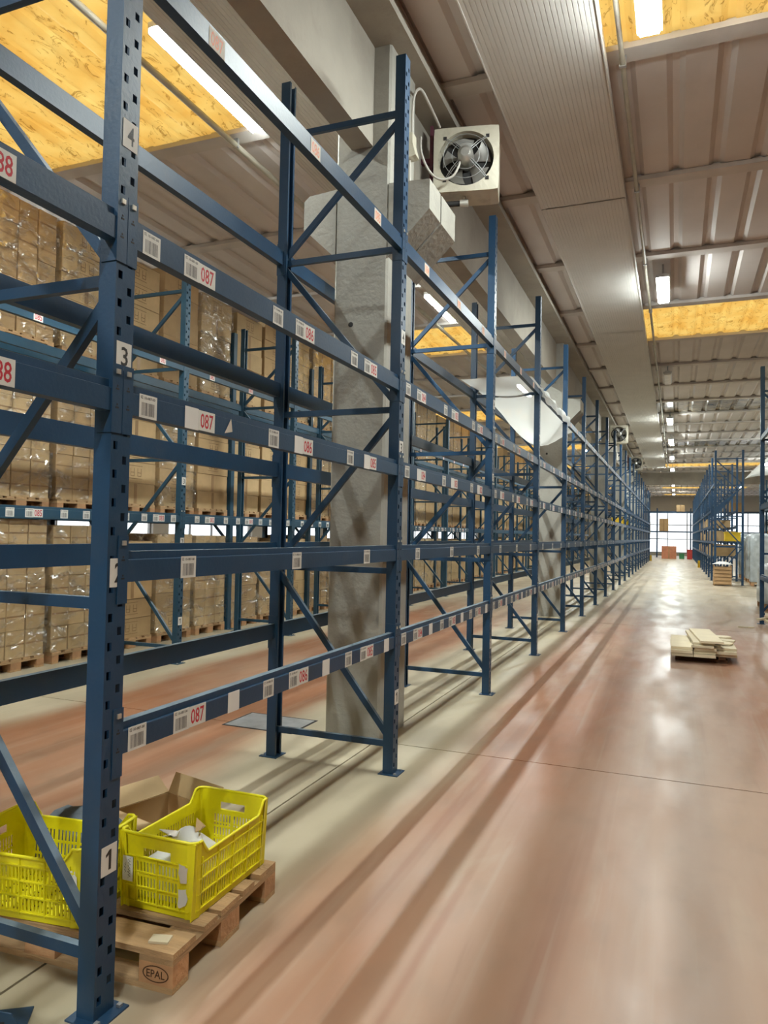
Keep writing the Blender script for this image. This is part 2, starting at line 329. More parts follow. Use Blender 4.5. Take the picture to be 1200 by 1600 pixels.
w = tag(put('window_13', MB().box((ex0, Y1+.1, ez0), (ex1, Y1+.2, ez0+.1), 'frame_d').box((ex0, Y1+.1, ez1-.1), (ex1, Y1+.2, ez1), 'frame_d').box((ex0, Y1+.1, ez0), (ex0+.1, Y1+.2, ez1), 'frame_d').box((ex1-.1, Y1+.1, ez0), (ex1, Y1+.2, ez1), 'frame_d')), 'large bright window filling the far end wall', 'window', kind='structure')
for i in range(6):
    a = ex0+(ex1-ex0)*i/6; b = ex0+(ex1-ex0)*(i+1)/6
    for k in range(3):
        z = ez0+(ez1-ez0)*k/3; z2 = ez0+(ez1-ez0)*(k+1)/3
        put('pane', MB().box((a+.04, Y1+.145, z+.04), (b-.04, Y1+.155, z2-.04), 'glass'), w)
        if k: put('glazing_bar', MB().box((a+.04, Y1+.12, z-.035), (b-.04, Y1+.18, z+.035), 'frame_d'), w)
    if i: put('mullion', MB().box((a-.04, Y1+.1, ez0+.1), (a+.04, Y1+.2, ez1-.1), 'frame_d'), w)
# ---- roof: purlins, profiled sheets, skylight sheets
PY, PS, PZ = 6.53, 2.475, 5.86
roof_root = tag(put('ceiling', MB().box((X0, Y0, 6.62), (X0+.3, Y1, 6.70), 'roof')), 'grey profiled sheet roof on pale purlins with yellowed skylight bays', 'ceiling', kind='structure')
kmin = math.floor((Y0-PY)/PS); kmax = math.ceil((Y1-PY)/PS)
pm = MB().box((X0, -.10, 0), (X1, .10, .05), 'purlin').box((X0, -.045, .05), (X1, .045, .24), 'purlin').mesh('purlin')
for k in range(kmin, kmax+1):
    put('purlin', pm, roof_root, (0, PY+k*PS, PZ))
RIB = .42; NR = 3; SW = RIB*NR
def sheet_mesh(m, L, jit=0.0):
    b = MB(); P = []
    for i in range(NR):
        x = i*RIB; P += [(x, 0), (x+.130, 0), (x+.180, .042), (x+.240, .042), (x+.290, 0)]
    P.append((SW, 0)); t = .006
    for i in range(len(P)-1):
        (xa, za), (xb, zb) = P[i], P[i+1]
        vs = [(xa, 0, za), (xb, 0, zb), (xb, L, zb), (xa, L, za), (xa, 0, za+t), (xb, 0, zb+t), (xb, L, zb+t), (xa, L, za+t)]
        b.add(vs, [(0, 3, 2, 1), (4, 5, 6, 7), (0, 1, 5, 4), (2, 3, 7, 6)], m)
    return b
SHL = PS-.03
sh_roof = sheet_mesh('roof', SHL).mesh('roof_sheet'); sh_sky = sheet_mesh('sky', SHL).mesh('skylight_sheet'); sh_grey = sheet_mesh('sky_grey', SHL).mesh('skylight_sheet')
nx = math.ceil((X1-X0)/SW); far_r = MB(); far_s = MB()
def is_sky(k, xc):
    # every fourth bay carries translucent sheets over the two aisles
    return (k+1) % 4 == 0 and (-9.6 < xc < -3.3 or -1.0 < xc < 5.2)
for k in range(kmin, kmax):
    for i in range(nx):
        x = -2.0+SW*(i-math.ceil((X1+2.0-0)/SW)) if False else X0+.02+SW*i
        sk = is_sky(k, x+SW/2); y = PY+k*PS+.015; z = PZ+.052
        if -2 <= k <= 9 and -11 < x < 4.5:
            put('skylight_sheet' if sk else 'roof_sheet', (sh_grey if k in (7, 11) and x > -2 else sh_sky) if sk else sh_roof, roof_root, (x, y, z+R.uniform(0, .006)))
        else:
            src = sh_sky if sk else sh_roof; tgt = far_s if sk else far_r
            tgt.add([(v.co.x+x, v.co.y+y, v.co.z+z) for v in src.vertices], [tuple(p.vertices) for p in src.polygons], ('sky_grey' if k in (7, 11) and x > -2 else 'sky') if sk else 'roof')
tag(put('roof_sheets', far_r, roof_root), None, None, kind='stuff'); tag(put('skylight_sheets', far_s, roof_root), None, None, kind='stuff')
# ---- columns, corbels, main beam
CX0, CX1, CY, CYD, CS = -2.68, -2.20, 5.47, .60, 9.90
NC = [-1, 0, 1, 2, 3, 4, 5]
def column_mesh():
    c = .018; b = MB()
    poly = [(CX0+c, 0), (CX1-c, 0), (CX1, c), (CX1, CYD-c), (CX1-c, CYD), (CX0+c, CYD), (CX0, CYD-c), (CX0, c)]
    b.prism(poly, 2, 0, 5.70, 'conc')
    return b.mesh('shaft')
colm = column_mesh()
def corbel(side, y0, y1):
    b = MB()
    if side > 0: poly = [(CX1-.002, 4.54), (-1.85, 4.52), (-1.85, 4.28), (CX1-.002, 3.93)]
    else: poly = [(CX0+.002, 3.98), (-2.98, 4.26), (-2.98, 4.50), (-2.93, 4.54), (CX0+.002, 4.56)]
    return b.prism(poly, 1, y0, y1, 'conc')
for n in NC:
    y = CY+n*CS; w_ = 'nearest' if n == 0 else ('behind the viewer' if n < 0 else ORD[n]+' nearest')
    t = tag(put('trim_%d' % (n+2), None, None, (0, y, 0)), 'grey concrete column standing inside the blue rack row, %s' % w_, 'column', kind='structure')
    put('shaft', colm, t)
    put('corbel', corbel(1, .0, CYD*.48), t); put('corbel', corbel(1, CYD*.53, CYD+.12), t); put('corbel', corbel(-1, .0, CYD), t)
    hole = MB(); hole.tube([(CX0+.16, -.0012, 3.40), (CX0+.16, .002, 3.40)], .022, 'dark', 14); put('hole', hole, t)
    if n < 5:
        ya, yb = CYD+.002, CS-.002
        bm = MB().box((-2.54, ya, 4.87), (-2.35, yb, 5.70), 'conc_d').box((-2.85, ya-CYD-.004, 5.70), (-2.04, yb, 5.80), 'conc_d').box((-2.75, ya-CYD-.004, 5.80), (-2.12, yb, 5.855), 'conc_d')
        tag(put('trim_%d' % (n+20), bm, None, (0, y, 0)), 'long concrete roof beam running along the column line, %s' % ('over the near rack bays' if n < 0 else ORD[n]+' span beyond the near column'), 'beam', kind='structure')
tag(put('trim_40', MB().box((X0, 49.3, 5.08), (X1, 49.6, 5.84), 'conc_d')), 'dark concrete cross beam under the roof at the end of the aisle', 'beam', kind='structure')
# ---- ribbed soffit boxes either side of the beam
def soffit(xa, xb, L):
    n = 24; w = (xb-xa)/n; b = MB(); P = []
    for i in range(n): P += [(xa+i*w, 0), (xa+(i+.82)*w, 0), (xa+(i+.88)*w, .004), (xa+(i+.95)*w, .004)]
    P.append((xb, 0))
    for i in range(len(P)-1):
        (p, za), (q, zb) = P[i], P[i+1]; b.add([(p, 0, za), (q, 0, zb), (q, L, zb), (p, L, za)], [(0, 3, 2, 1)], 'soffit')
    b.box((xa, 0, .012), (xb, L, .11), 'soffit'); b.box((xa-.012, 0, -.006), (xa, L, .11), 'soffit'); b.box((xb, 0, -.006), (xb+.012, L, .11), 'soffit')
    return b.mesh('soffit_panel')
for nm, xa, xb, lab, num in (('r', -1.57, -.60, 'ribbed pale soffit band over the open aisle', 50), ('l', -3.90, -2.95, 'ribbed pale soffit band over the second aisle', 51)):
    t = tag(put('trim_%d' % num, None), lab, 'soffit', kind='structure'); me = soffit(xa, xb, 5.97)
    for i in range(-3, 7):
        put('soffit_panel', me, t, (0, 3.05+6.0*i, 5.735))
# ================================================================== LAMPS
def led_lamp(y, x=-.22, on=True, label='', z=5.64):
    t = thing('ceiling_lamp', (x, y, z), label, 'lamp', group='led lamps over the open aisle')
    b = MB().box((-.095, -.62, 0), (.095, .62, .045), 'lamp_body').box((-.06, -.55, .045), (.06, .55, .08), 'lamp_body'); put('housing', b, t)
    b = MB(); b.prism([(-.085, 0), (-.07, -.03), (.07, -.03), (.085, 0)], 1, -.60, .60, 'lamp_r' if on else 'lamp_off'); put('diffuser', b, t)
    for s in (-1, 1): put('hanger', MB().box((-.012, s*.4-.012, .08), (.012, s*.4+.012, .271), 'steel'), t)
ly = [-8.2, -1.4, 5.35, 12.35, 19.3, 26.4, 31.9, 38.4, 45.0, 53.5, 58.5, 64.0, 70.0]  # first two are unseen, added behind the camera as fill light
for i, y in enumerate(ly):
    on = abs(y-19.3) > .1
    led_lamp(y, on=on, label=('lit white led lamp over the open aisle, %s' % ('unseen fill added behind the viewer, '+('farther' if i == 0 else 'nearer') if i < 2 else ORD[i-2]+' one counted from the camera')) if on else 'unlit white ceiling lamp over the open aisle')
def tube_lamp(y, i, x=-4.00, z=5.79):
    t = thing('tube_lamp', (x, y, z), 'long glowing tube lamp over the second aisle, %s from the camera' % ORD[i], 'lamp', group='tube lamps over the second aisle')
    put('housing', MB().box((-.065, -.80, 0), (.065, .80, .05), 'lamp_body').box((-.065, -.80, -.049), (-.056, .80, 0), 'lamp_body').box((.056, -.80, -.030), (.065, .80, 0), 'lamp_body').box((-.03, -.7, .05), (.03, .7, .075), 'lamp_body').box((-.02, .94, .03), (.02, 1.0, .07), 'lamp_body').box((-.015, .8, .035), (.015, .95, .06), 'lamp_body'), t)  # side lips added to keep the tube's sideways light off the roof
    put('diffuser', MB().prism([(-.045, 0), (-.04, -.045), (.04, -.045), (.045, 0)], 1, -.78, .78, 'lamp_l'), t)
for i, y in enumerate([-2.2, 5.52, 12.6, 20.5, 28.0, 36.0, 44.0]): tube_lamp(y, i)
for i, y in enumerate([9.0, 18.9, 31.28, 43.65]):
    t = thing('tube_lamp', (-10.0, y, 5.66), 'tube lamp over the aisle behind the carton rack, %s from the camera' % ORD[i], 'lamp', group='tube lamps beyond the carton rack')
    put('housing', MB().box((-.06, -.80, 0), (.06, .80, .20), 'lamp_body'), t); put('diffuser', MB().box((-.05, -.78, -.04), (.05, .78, 0), 'lamp_l'), t)
for i, y in enumerate([24.0, 33.0, 42.0, 51.0, 60.0]):
    t = thing('ceiling_lamp', (4.3, y, 5.60), 'led lamp over the aisle right of the far rack, %s from the camera' % ORD[i], 'lamp', group='led lamps right of the far rack')
    put('housing', MB().box((-.115, -.62, 0), (.115, .62, .26), 'lamp_body'), t); put('diffuser', MB().box((-.10, -.6, -.03), (.10, .6, 0), 'lamp_r'), t)
# ---- conduits
def conduit(x, y0, y1, z, label, r=.022, m='pvc'):
    t = thing('conduit', (x, y0, z), label, 'conduit')
    put('pipe', MB().tube([(0, 0, 0), (0, y1-y0, 0)], r, m, 8), t)
    k = 0
    while PY+(k-4)*PS < y1:
        y = PY+(k-4)*PS
        if y > y0: put('clip', MB().box((-.03, y-y0-.015, -.026), (.03, y-y0+.015, PZ-z-.001), 'steel'), t)
        k += 1
conduit(-.46, -4, 48, 5.79, 'thin pipe fixed under the roof beside the led lamps')
conduit(-4.40, -4, 48, 5.79, 'pale cable duct under the yellow skylight of the second aisle', .032)
# ================================================================== RACKS
PW, PD, POST_H = .095, .075, 5.10       # post width along the row, depth, height
def post_mesh(H, holes, m):
    b = MB(); h = PW/2; t = .0028
    if holes:
        us = [-h, -.036, -.015, .010, .031, h]; vs = [0.0]; n = int((H-.06)/.10); flags = [None]
        z = .05; vs = [0.0]; typ = []
        for i in range(n):
            a = .05+i*.10
            vs += [a, a+.029, a+.05, a+.079]; typ += ['s', 'L', 's', 'R']
        vs.append(H); typ.append('s')
        b.grid(us, vs, lambda i, j: not ((typ[j] == 'L' and i == 1) or (typ[j] == 'R' and i == 3)), lambda u, v, w: (-t+w, u, v), t, m)
    else: b.box((-t, -h, 0), (0, h, H), m)
    for s in (-1, 1):
        y0, y1 = (h-t, h) if s > 0 else (-h, -h+t)
        b.box((-PD, y0, 0), (-t, y1, H), m)
        ya, yb = (h-.022, h-t) if s > 0 else (-h+t, -h+.022)
        b.box((-PD, ya, 0), (-PD+t, yb, H), m)
    return b
def brace_mesh(p, q, m):
    b = MB(); b.bar(p, q, .030, .042, m, mtop='dust'); return b
BH, BD = .108, .048
def beam_mesh(L, m):
    b = MB(); poly = [(0, -BH), (0, -.030), (-.004, -.028), (-.012, -.027), (-.012, 0), (-BD, 0), (-BD, -BH)]
    return b.prism(poly, 1, 0, L, m).box((-BD, 0, .0002), (-.012, L, .0008), 'dust')
def connector_mesh(sgn, m):
    # L bracket hooked on the post: strip on the front face + cheek beside the post; sgn=+1 sits at the start of a beam
    b = MB(); z1, z0 = .058, -BH-.075
    ya, yb = (-.046, .004) if sgn > 0 else (-.004, .046)
    b.box((.0005, ya, z0), (.0045, yb, z1), m)
    ca, cb = (.0005, .0045) if sgn > 0 else (-.0045, -.0005)
    b.box((-.065, ca, z0), (.0005, cb, z1), m)
    yc = (ya+yb)/2
    b.box((.0045, yc-.009, z1-.035), (.010, yc+.009, z1-.018), 'bolt')
    for zz in (z1-.09, z1-.155): b.box((.0045, yc-.008, zz), (.0050, yc+.008, zz+.006), 'dark'); b.box((.0045, yc-.003, zz+.010), (.0050, yc+.003, zz+.017), 'dark')
    return b
def sticker(kind, txt=''):
    def make():
        b = MB()
        def word(t, cx, cz, w, h, m, x=.0013):
            vs, fs = text_faces(t, w, h); b.add([(x, cx+u, cz+v) for u, v in vs], fs, m)
        def q(y0, z0, y1, z1, m, x=.0012): b.add([(x, y0, z0), (x, y1, z0), (x, y1, z1), (x, y0, z1)], [(0, 1, 2, 3)], m)
        if kind == 'bar':
            b.box((0, -.048, -.043), (.001, .048, .043), 'paper'); r = random.Random(5); y = -.036
            while y < .034:
                w = r.choice((.0012, .0012, .0024, .0034)); q(y, -.034, y+w, .014, 'grey_print'); y += w+r.choice((.0012, .0016, .0026))
            word('02', -.036, .032, .012, .012, 'black'); word('10-'+txt+'-00', .008, .031, .058, .010, 'black')
        elif kind == 'barfar':
            b.box((0, -.048, -.043), (.001, .048, .043), 'paper'); q(-.034, -.034, .034, .014, 'grey_print')
        elif kind == 'blank': b.box((0, -.044, -.044), (.001, .044, .044), 'white')
        elif kind == 'num':
            b.box((0, -.056, -.041), (.001, .056, .041), 'paper'); word(txt, 0, 0, .088, .062, 'red')
        elif kind == 'numfade':
            b.box((0, -.056, -.041), (.001, .056, .041), 'fade'); word(txt, 0, 0, .088, .062, 'orange')
        elif kind == 'post':
            b.box((0, -.037, -.050), (.001, .037, .050), 'paper'); word(txt, .002, 0, .034, .068, 'black', .0015) if txt != '1' else b.add([(.0015, u, v) for u, v in ((-.002, -.034), (.010, -.034), (.010, .034), (.001, .034), (-.016, .020), (-.016, .010), (-.002, .018))], [(0, 1, 2, 3, 6), (3, 4, 5, 6)], 'black')
        elif kind == 'tri': b.add([(.001, -.03, -.03), (.001, .03, -.016), (.001, .018, .04)], [(0, 1, 2)], 'fade')
        return b.mesh('label_sticker')
    return cached(('stk', kind, txt), make)
LV1 = [.985, 1.592, 2.190, 2.790, 3.795]
ST = {0: [('bar', .13, 0), ('bar', .385, 0), ('num', .490, 0), ('blank', .754, 0), ('bar', 1.052, 1), ('bar', 1.300, 1), ('num', 1.405, 1), ('blank', 1.673, 0), ('bar', 1.976, 2), ('bar', 2.200, 2), ('num', 2.305, 2), ('blank', 2.593, 0)],
      1: [('bar', .404, 0), ('bar', 1.307, 1), ('bar', 2.225, 2)],
      2: [('bar', .138, 0), ('blank', .400, 0), ('num', .501, 0), ('bar', 1.046, 1), ('blank', 1.298, 0), ('num', 1.399, 1), ('bar', 1.943, 2), ('blank', 2.195, 0), ('num', 2.296, 2)],
      3: [('bar', .132, 0), ('bar', .374, 0), ('num', .478, 0), ('bar', 1.06, 1), ('bar', 1.286, 1), ('num', 1.390, 1), ('bar', 1.972, 2), ('bar', 2.172, 2), ('num', 2.276, 2)],
      4: [('numfade', .503, 0), ('numfade', 1.412, 1), ('numfade', 2.294, 2)]}
ST2 = [('bar', .30, 0), ('bar', .52, 0), ('num', .625, 0), ('bar', .95, 1), ('bar', 1.25, 1), ('bar', 1.48, 1), ('num', 1.585, 1), ('bar', 1.85, 2), ('bar', 2.15, 2), ('bar', 2.35, 2), ('num', 2.455, 2), ('bar', 2.68, 2)]
HB = [(.20, 0), (1.41, 0), (2.555, 0), (3.71, 0), (4.70, 0)]
DB = [(.24, 0, 1.38, 1), (1.45, 1, 2.52, 0), (2.60, 0, 3.67, 1), (3.75, 1, 4.66, 0)]
def frame(root, y, depth, H, m, holes, plates, feet=True):
    pm_ = cached(('post', H, holes, m), lambda: post_mesh(H, holes, m).mesh('post'))
    fp = cached(('foot', m), lambda: MB().box((-.10, -.075, 0), (.045, .075, .006), m).box((.012, -.062, .006), (.028, -.046, .016), 'steel').box((.012, .046, .006), (.028, .062, .016), 'steel').mesh('foot_plate'))
    a = put('post', pm_, root, (0, y, 0)); b = put('post', pm_, root, (-depth, y, 0), PI)
    if feet: put('foot_plate', fp, a); put('foot_plate', fp, b)
    if plates:
        for t, z in (('1', .53), ('2', 1.52), ('3', 2.28), ('4', 3.07)): put('number_plate', sticker('post', t), a, (.0008, .002, z))
    xf, xr = -.045, -depth+.045
    for z, _ in HB:
        if z > H-.1: continue
        put('brace', cached(('h', z, depth, m), lambda: brace_mesh((xf, 0, z), (xr, 0, z), m).mesh('brace')), root, (0, y, 0))
    for z0, s0, z1, s1 in DB:
        if z1 > H-.1: continue
        put('brace', cached(('d', z0, depth, m), lambda: brace_mesh((xr if s0 else xf, 0, z0), (xr if s1 else xf, 0, z1), m).mesh('brace')), root, (0, y, 0))
def rack_bay(label, loc, rz, L, depth, H, m, front, rear, detail, first_no=None, stick=None, end=False, group=None, start=True, dirs=-1, supports=None):
    t = thing('pallet_rack_bay', loc, label, 'pallet rack', rz, group)
    if start: frame(t, 0, depth, H, m, detail >= 1, detail >= 2)
    if end: frame(t, L, depth, H, m, detail >= 1, detail >= 2)
    bl = L-PW; bme = cached(('beam', bl, m), lambda: beam_mesh(bl, m).mesh('beam'))
    cs = cached(('con', 1, m), lambda: connector_mesh(1, m).mesh('connector')); ce = cached(('con', -1, m), lambda: connector_mesh(-1, m).mesh('connector'))
    for i, z in front:
        b = put('beam', bme, t, (-.001, PW/2, z))
        if detail >= 1: put('connector', cs, b, (0, 0, 0)); put('connector', ce, b, (0, bl, 0))
        if stick and i in stick:
            for k, (kind, y, g) in enumerate(stick[i]):
                no = '%03d' % (first_no+dirs*g)
                kd = kind
                if detail < 2:
                    if kind == 'bar': kd, no = 'barfar', ''
                if kd in ('blank', 'barfar'): no = ''
                put('label_sticker', sticker(kd, no), b, (.0005, y-PW/2, -.066))
    for i, z in rear:
        b = put('beam', bme, t, (-depth+.001, bl+PW/2, z), PI)
        if detail >= 1: put('connector', cs, b, (0, 0, 0)); put('connector', ce, b, (0, bl, 0))
    if supports:
        sm = cached(('sup', depth, m), lambda: MB().box((-depth+BD, -.045, -.06), (-BD, .045, -.004), m).mesh('support_bar'))
        for z in supports:
            for k in range(8): put('support_bar', sm, t, (0, .25+k*(L-.5)/7, z))
    return t
B1 = 2.8; RX = -1.814; RY = 2.03; RDEP = 1.01
allf = list(enumerate(LV1)); NB = 20
for n in range(-1, NB):
    no = 87-3*n; det = 2 if n <= 3 else (1 if n <= 7 else 0)
    fr = allf if n >= 0 else [(2, LV1[2]), (3, LV1[3])]
    if n >= 12: fr = allf
    lab = 'empty blue rack bay labelled %03d to %03d beside the open aisle, %s complete bay' % (no, no-2, ORD[max(n, 0)])
    if n > 7: lab = 'empty blue pallet rack bay beside the open aisle, %s from the camera' % ORD[n]
    if n == -1: lab = 'blue pallet rack bay at the left edge with beams labelled 088 and open front below'
    rack_bay(lab, (RX, RY+B1*n, 0), 0, B1, RDEP, POST_H, 'blue', fr, allf, det, no, ST if n <= 9 else None, end=(n == NB-1), group='bays of the empty rack beside the open aisle')
    if n == 0:
        b = None
# small triangular scrap of tape on the third beam of the near bay
near = [o for o in bpy.data.objects if o.name.startswith('pallet_rack_bay') and abs(o.location.y-RY) < .01][0]
for o in near.children:
    if o.name.startswith('beam') and abs(o.location.z-LV1[2]) < .01 and o.location.x > -.1: put('tape_scrap', sticker('tri'), o, (.0005, .66-PW/2, -.066))
# ---- second row (empty) and third row (loaded with cartons)
B2 = 2.86; X2 = -5.75; Y2 = 4.71; D2 = 1.05
LV2 = [(0, 1.872), (1, 3.770)]
for n in range(-1, 17):
    det = 2 if n <= 1 else (1 if n <= 3 else 0); no = 85-3*n
    rack_bay('empty blue rack bay across the second aisle, %s from the camera side' % ORD[n+1], (X2, Y2+B2*n, 0), 0, B2, D2, 5.05, 'blue2', LV2, LV2, det, no,
             {0: ST2, 1: [('num', .55, 0), ('num', 1.5, 1), ('num', 2.4, 2)]} if n <= 5 else None, end=(n == 16), group='bays of the empty rack across the second aisle')
X3 = -7.02; Y3 = 4.85; D3 = 1.10
for n in range(-1, 17):
    rack_bay('blue rack bay holding palletised cartons, %s from the camera side' % ORD[n+1], (X3-D3, Y3+B2*(n+1), 0), PI, B2, D3, 5.05, 'blue2', LV2, LV2, 0,
             end=(n == -1), group='bays of the carton rack', supports=[3.770] if n <= 5 else None)
# ---- far right row and near right end
X4 = 1.32; LVR = [(0, 1.00), (1, 1.62), (2, 2.25), (3, 2.90), (4, 3.85)]
for n in range(0, 14):
    lv = LVR if n > 0 else [LVR[1], LVR[4]]
    rack_bay('blue pallet rack bay across the open aisle, %s beyond the cross passage' % ORD[n], (X4, 30.0+B1*(n+1), 0), PI, B1, 1.0, 5.02, 'blue', lv, lv, 0, end=(n == 0), start=True, group='bays of the rack right of the open aisle')
rack_bay('blue rack end frame cut off by the right edge of the picture', (1.57, 16.5, 0), PI, B1, 1.0, 5.20, 'blue', [(0, 1.0), (1, 2.4), (2, 3.80)], [(0, 1.0), (1, 2.4), (2, 3.80)], 1, end=True)
for n in range(3):
    rack_bay('blue rack bay of wrapped goods at the far right, %s from the camera' % ORD[n], (4.0, 34.0+B1*(n+1), 0), PI, B1, 1.0, 4.6, 'blue2', [(0, 2.0), (1, 3.2)], [(0, 2.0), (1, 3.2)], 0, end=(n == 0), group='bays of the wrapped goods rack')
# ================================================================== PALLETS
PL, PWD, PH = 1.2, .8, .144
def pallet_parts():
    out = []
    bw = [(-.4, -.255), (-.20, -.10), (-.0725, .0725), (.10, .20), (.255, .4)]
    for a, b in bw: out.append(('deck_board', MB().box((-.6, a, .122), (.6, b, .144), 'wood')))
    for c in (-.5275, 0, .5275): out.append(('stringer_board', MB().box((c-.0725, -.4, .100), (c+.0725, .4, .1215), 'wood_y')))
    for c in (-.5275, 0, .5275):
        for d in (-.35, 0, .35):
            hw = .05 if d else .0725
            out.append(('block', MB().box((c-.0725, d-hw, .022), (c+.0725, d+hw, .0995), 'block')))
    for d, hw in ((-.35, .05), (0, .0725), (.35, .05)): out.append(('bottom_board', MB().box((-.6, d-hw, 0), (.6, d+hw, .0215), 'wood')))
    return out
PPARTS = [(n, b.mesh(n)) for n, b in pallet_parts()]
def whole_pallet():
    m = MB()
    for n, b in pallet_parts():
        for f, mi in zip(b.f, b.m): pass
        m.add(b.v, b.f, b.mats[0])
    return m.mesh('pallet')
PWHOLE = whole_pallet()
def pallet(loc, rz, label, parts=True, group=None):
    if parts:
        t = thing('wooden_pallet', loc, label, 'pallet', rz, group)
        for n, me in PPARTS: put(n, me, t)
        return t
    return tag(put('wooden_pallet', PWHOLE, None, loc, rz), label, 'pallet', group)
# ================================================================== CARTON LOADS IN THE THIRD ROW
stuff = MB(); NCART = 0
def carton_mesh(w, d, h, m):
    c = .006
    return MB().prism([(-d+c, -w/2), (-c, -w/2), (0, -w/2+c), (0, w/2-c), (-c, w/2), (-d+c, w/2), (-d, w/2-c), (-d, -w/2+c)], 2, .002, h-.002, m)
def carton(loc, w, d, h, m, label, group, printed, small):
    global NCART
    me = cached(('carton', w, d, h, m), lambda: carton_mesh(w, d, h, m).mesh('carton'))
    o = tag(put('carton', me, None, loc, R.uniform(-.012, .012)), label, 'carton', group); NCART += 1
    if small: put('tape', cached(('tape', w, h), lambda: MB().box((.0003, -w/2+.006, h*.47), (.0015, w/2-.006, h*.53), 'tape').mesh('tape')), o)
    elif printed:
        def mk():
            b = MB()
            for c0 in (-.11, .03): b.box((.0003, c0, h*.32), (.0012, c0+.008, h*.70), 'print').box((.0003, c0+.07, h*.32), (.0012, c0+.078, h*.70), 'print').box((.0003, c0+.008, h*.32), (.0012, c0+.07, h*.35), 'print').box((.0003, c0+.008, h*.48), (.0012, c0+.07, h*.51), 'print')
            b.box((.0003, -.14, h*.20), (.0012, .13, h*.225), 'print'); b.box((.0003, -.14, h*.80), (.0012, .13, h*.825), 'print'); b.box((.0003, -w/2+.01, h*.975), (.0012, w/2-.01, h*.99), 'print')
            return b.mesh('printed_mark')
        put('printed_mark', cached(('pm', w, h), mk), o)
    else: put('tape', cached(('tapeb', w, h), lambda: MB().box((.0003, -.03, .01), (.0015, .03, h-.01), 'tape').mesh('tape')), o)
    return o
def film_mesh(w, d, h, seed):
    r = random.Random(seed); b = MB(); n, k = 14, 12
    pts = []
    path = [(-d*.55, -w/2-.012), (0.014, -w/2-.012), (0.014, w/2+.012), (-d*.55, w/2+.012)]
    seg = []
    for i in range(3):
        (xa, ya), (xb, yb) = path[i], path[i+1]; m_ = 6 if i != 1 else n
        for j in range(m_): seg.append((xa+(xb-xa)*j/m_, ya+(yb-ya)*j/m_, i))
    seg.append((*path[3], 2)); vs = []
    for jz in range(k+1):
        for x, y, i in seg:
            o = r.uniform(0, .010); vs.append((x+(o if i == 1 else 0), y+(o if i == 2 else (-o if i == 0 else 0)), h*jz/k))
    ns = len(seg); fs = [(a*ns+c, a*ns+c+1, (a+1)*ns+c+1, (a+1)*ns+c) for a in range(k) for c in range(ns-1)]
    return b.add(vs, fs, 'film', True)
LEVN = ['at floor level', 'at middle level', 'at top level']
LAY = ['bottom', 'second', 'middle', 'fourth', 'top']
for n in range(-1, 17):
    for i in range(3):
        yc = Y3+B2*n+.52+.925*i; li = n*3+i+3
        for lv, zb in enumerate((0, 1.872, 3.770)):
            r = random.Random(li*31+lv*7)
            if n > 8 and r.random() < .35: continue
            zt = zb+PH
            pl = '%s load from left %s' % (ORD[li-3] if li >= 3 else 'unseen', LEVN[lv])
            near_ = 0 <= n <= 2
            if n <= 9 and n >= 0: pallet((X3-.03-.6, yc, zb+.0005), 0, 'wooden pallet under the %s of cartons' % pl, parts=(n <= 1), group='pallets in the carton rack')
            small = n <= 0 or (n == 1 and i == 2 and lv == 0) or (n >= 2 and r.random() < .3)
            if lv == 2 and n == 0 and i == 2: small = False
            m = 'carton' if (li+lv) % 3 else 'carton_d'
            tall = {0: 1.56 if n <= 0 else 1.40, 1: 1.50, 2: 1.62}[lv]+r.uniform(-.10, .06)
            if small: nw, nh, w, d = 3, 5, .277, .38
            else: nw, nh, w, d = 1, 5, .84, .58
            h = round(tall/nh, 3)
            wid = nw*w; fx = X3-.05
            indiv = 0 <= n <= 3 and NCART < 286
            for c in range(nw):
                for k in range(nh):
                    y = yc-wid/2+w*(c+.5); z = zt+k*h
                    if indiv:
                        if nw > 1: lab = 'small carton, %s layer, %s column, %s' % (LAY[k], ('left', 'centre', 'right')[c], pl)
                        else: lab = 'wide carton, %s layer, %s' % (LAY[k], pl)
                        carton((fx+r.uniform(-.012, .004), y, z), w-.012, d, h, m, lab, 'cartons in the carton rack', r.random() < .7, nw > 1)
                    else: stuff.box((fx-d, y-w/2+.004, z+.002), (fx+r.uniform(-.012, 0), y+w/2-.004, z+h-.002), m)
                    x = fx-d-.015
                    while x-d > fx-1.22:
                        stuff.box((x-d+.01, y-w/2+.006, z+.002), (x, y+w/2-.006, z+h-.003), m); x -= d
            if (small or r.random() < .35) and n <= 6 and n >= 0:
                fm = film_mesh(wid, 1.1, nh*h+.01, li*5+lv).mesh('stretch_film')
                tag(put('stretch_film', fm, None, (fx+.012, yc, zt)), 'clear stretch film wrapped round the %s' % pl, 'film', 'stretch film on carton loads')
tag(put('carton_stacks', stuff), 'brown cartons at the back and far end of the carton rack', 'cartons', kind='stuff')
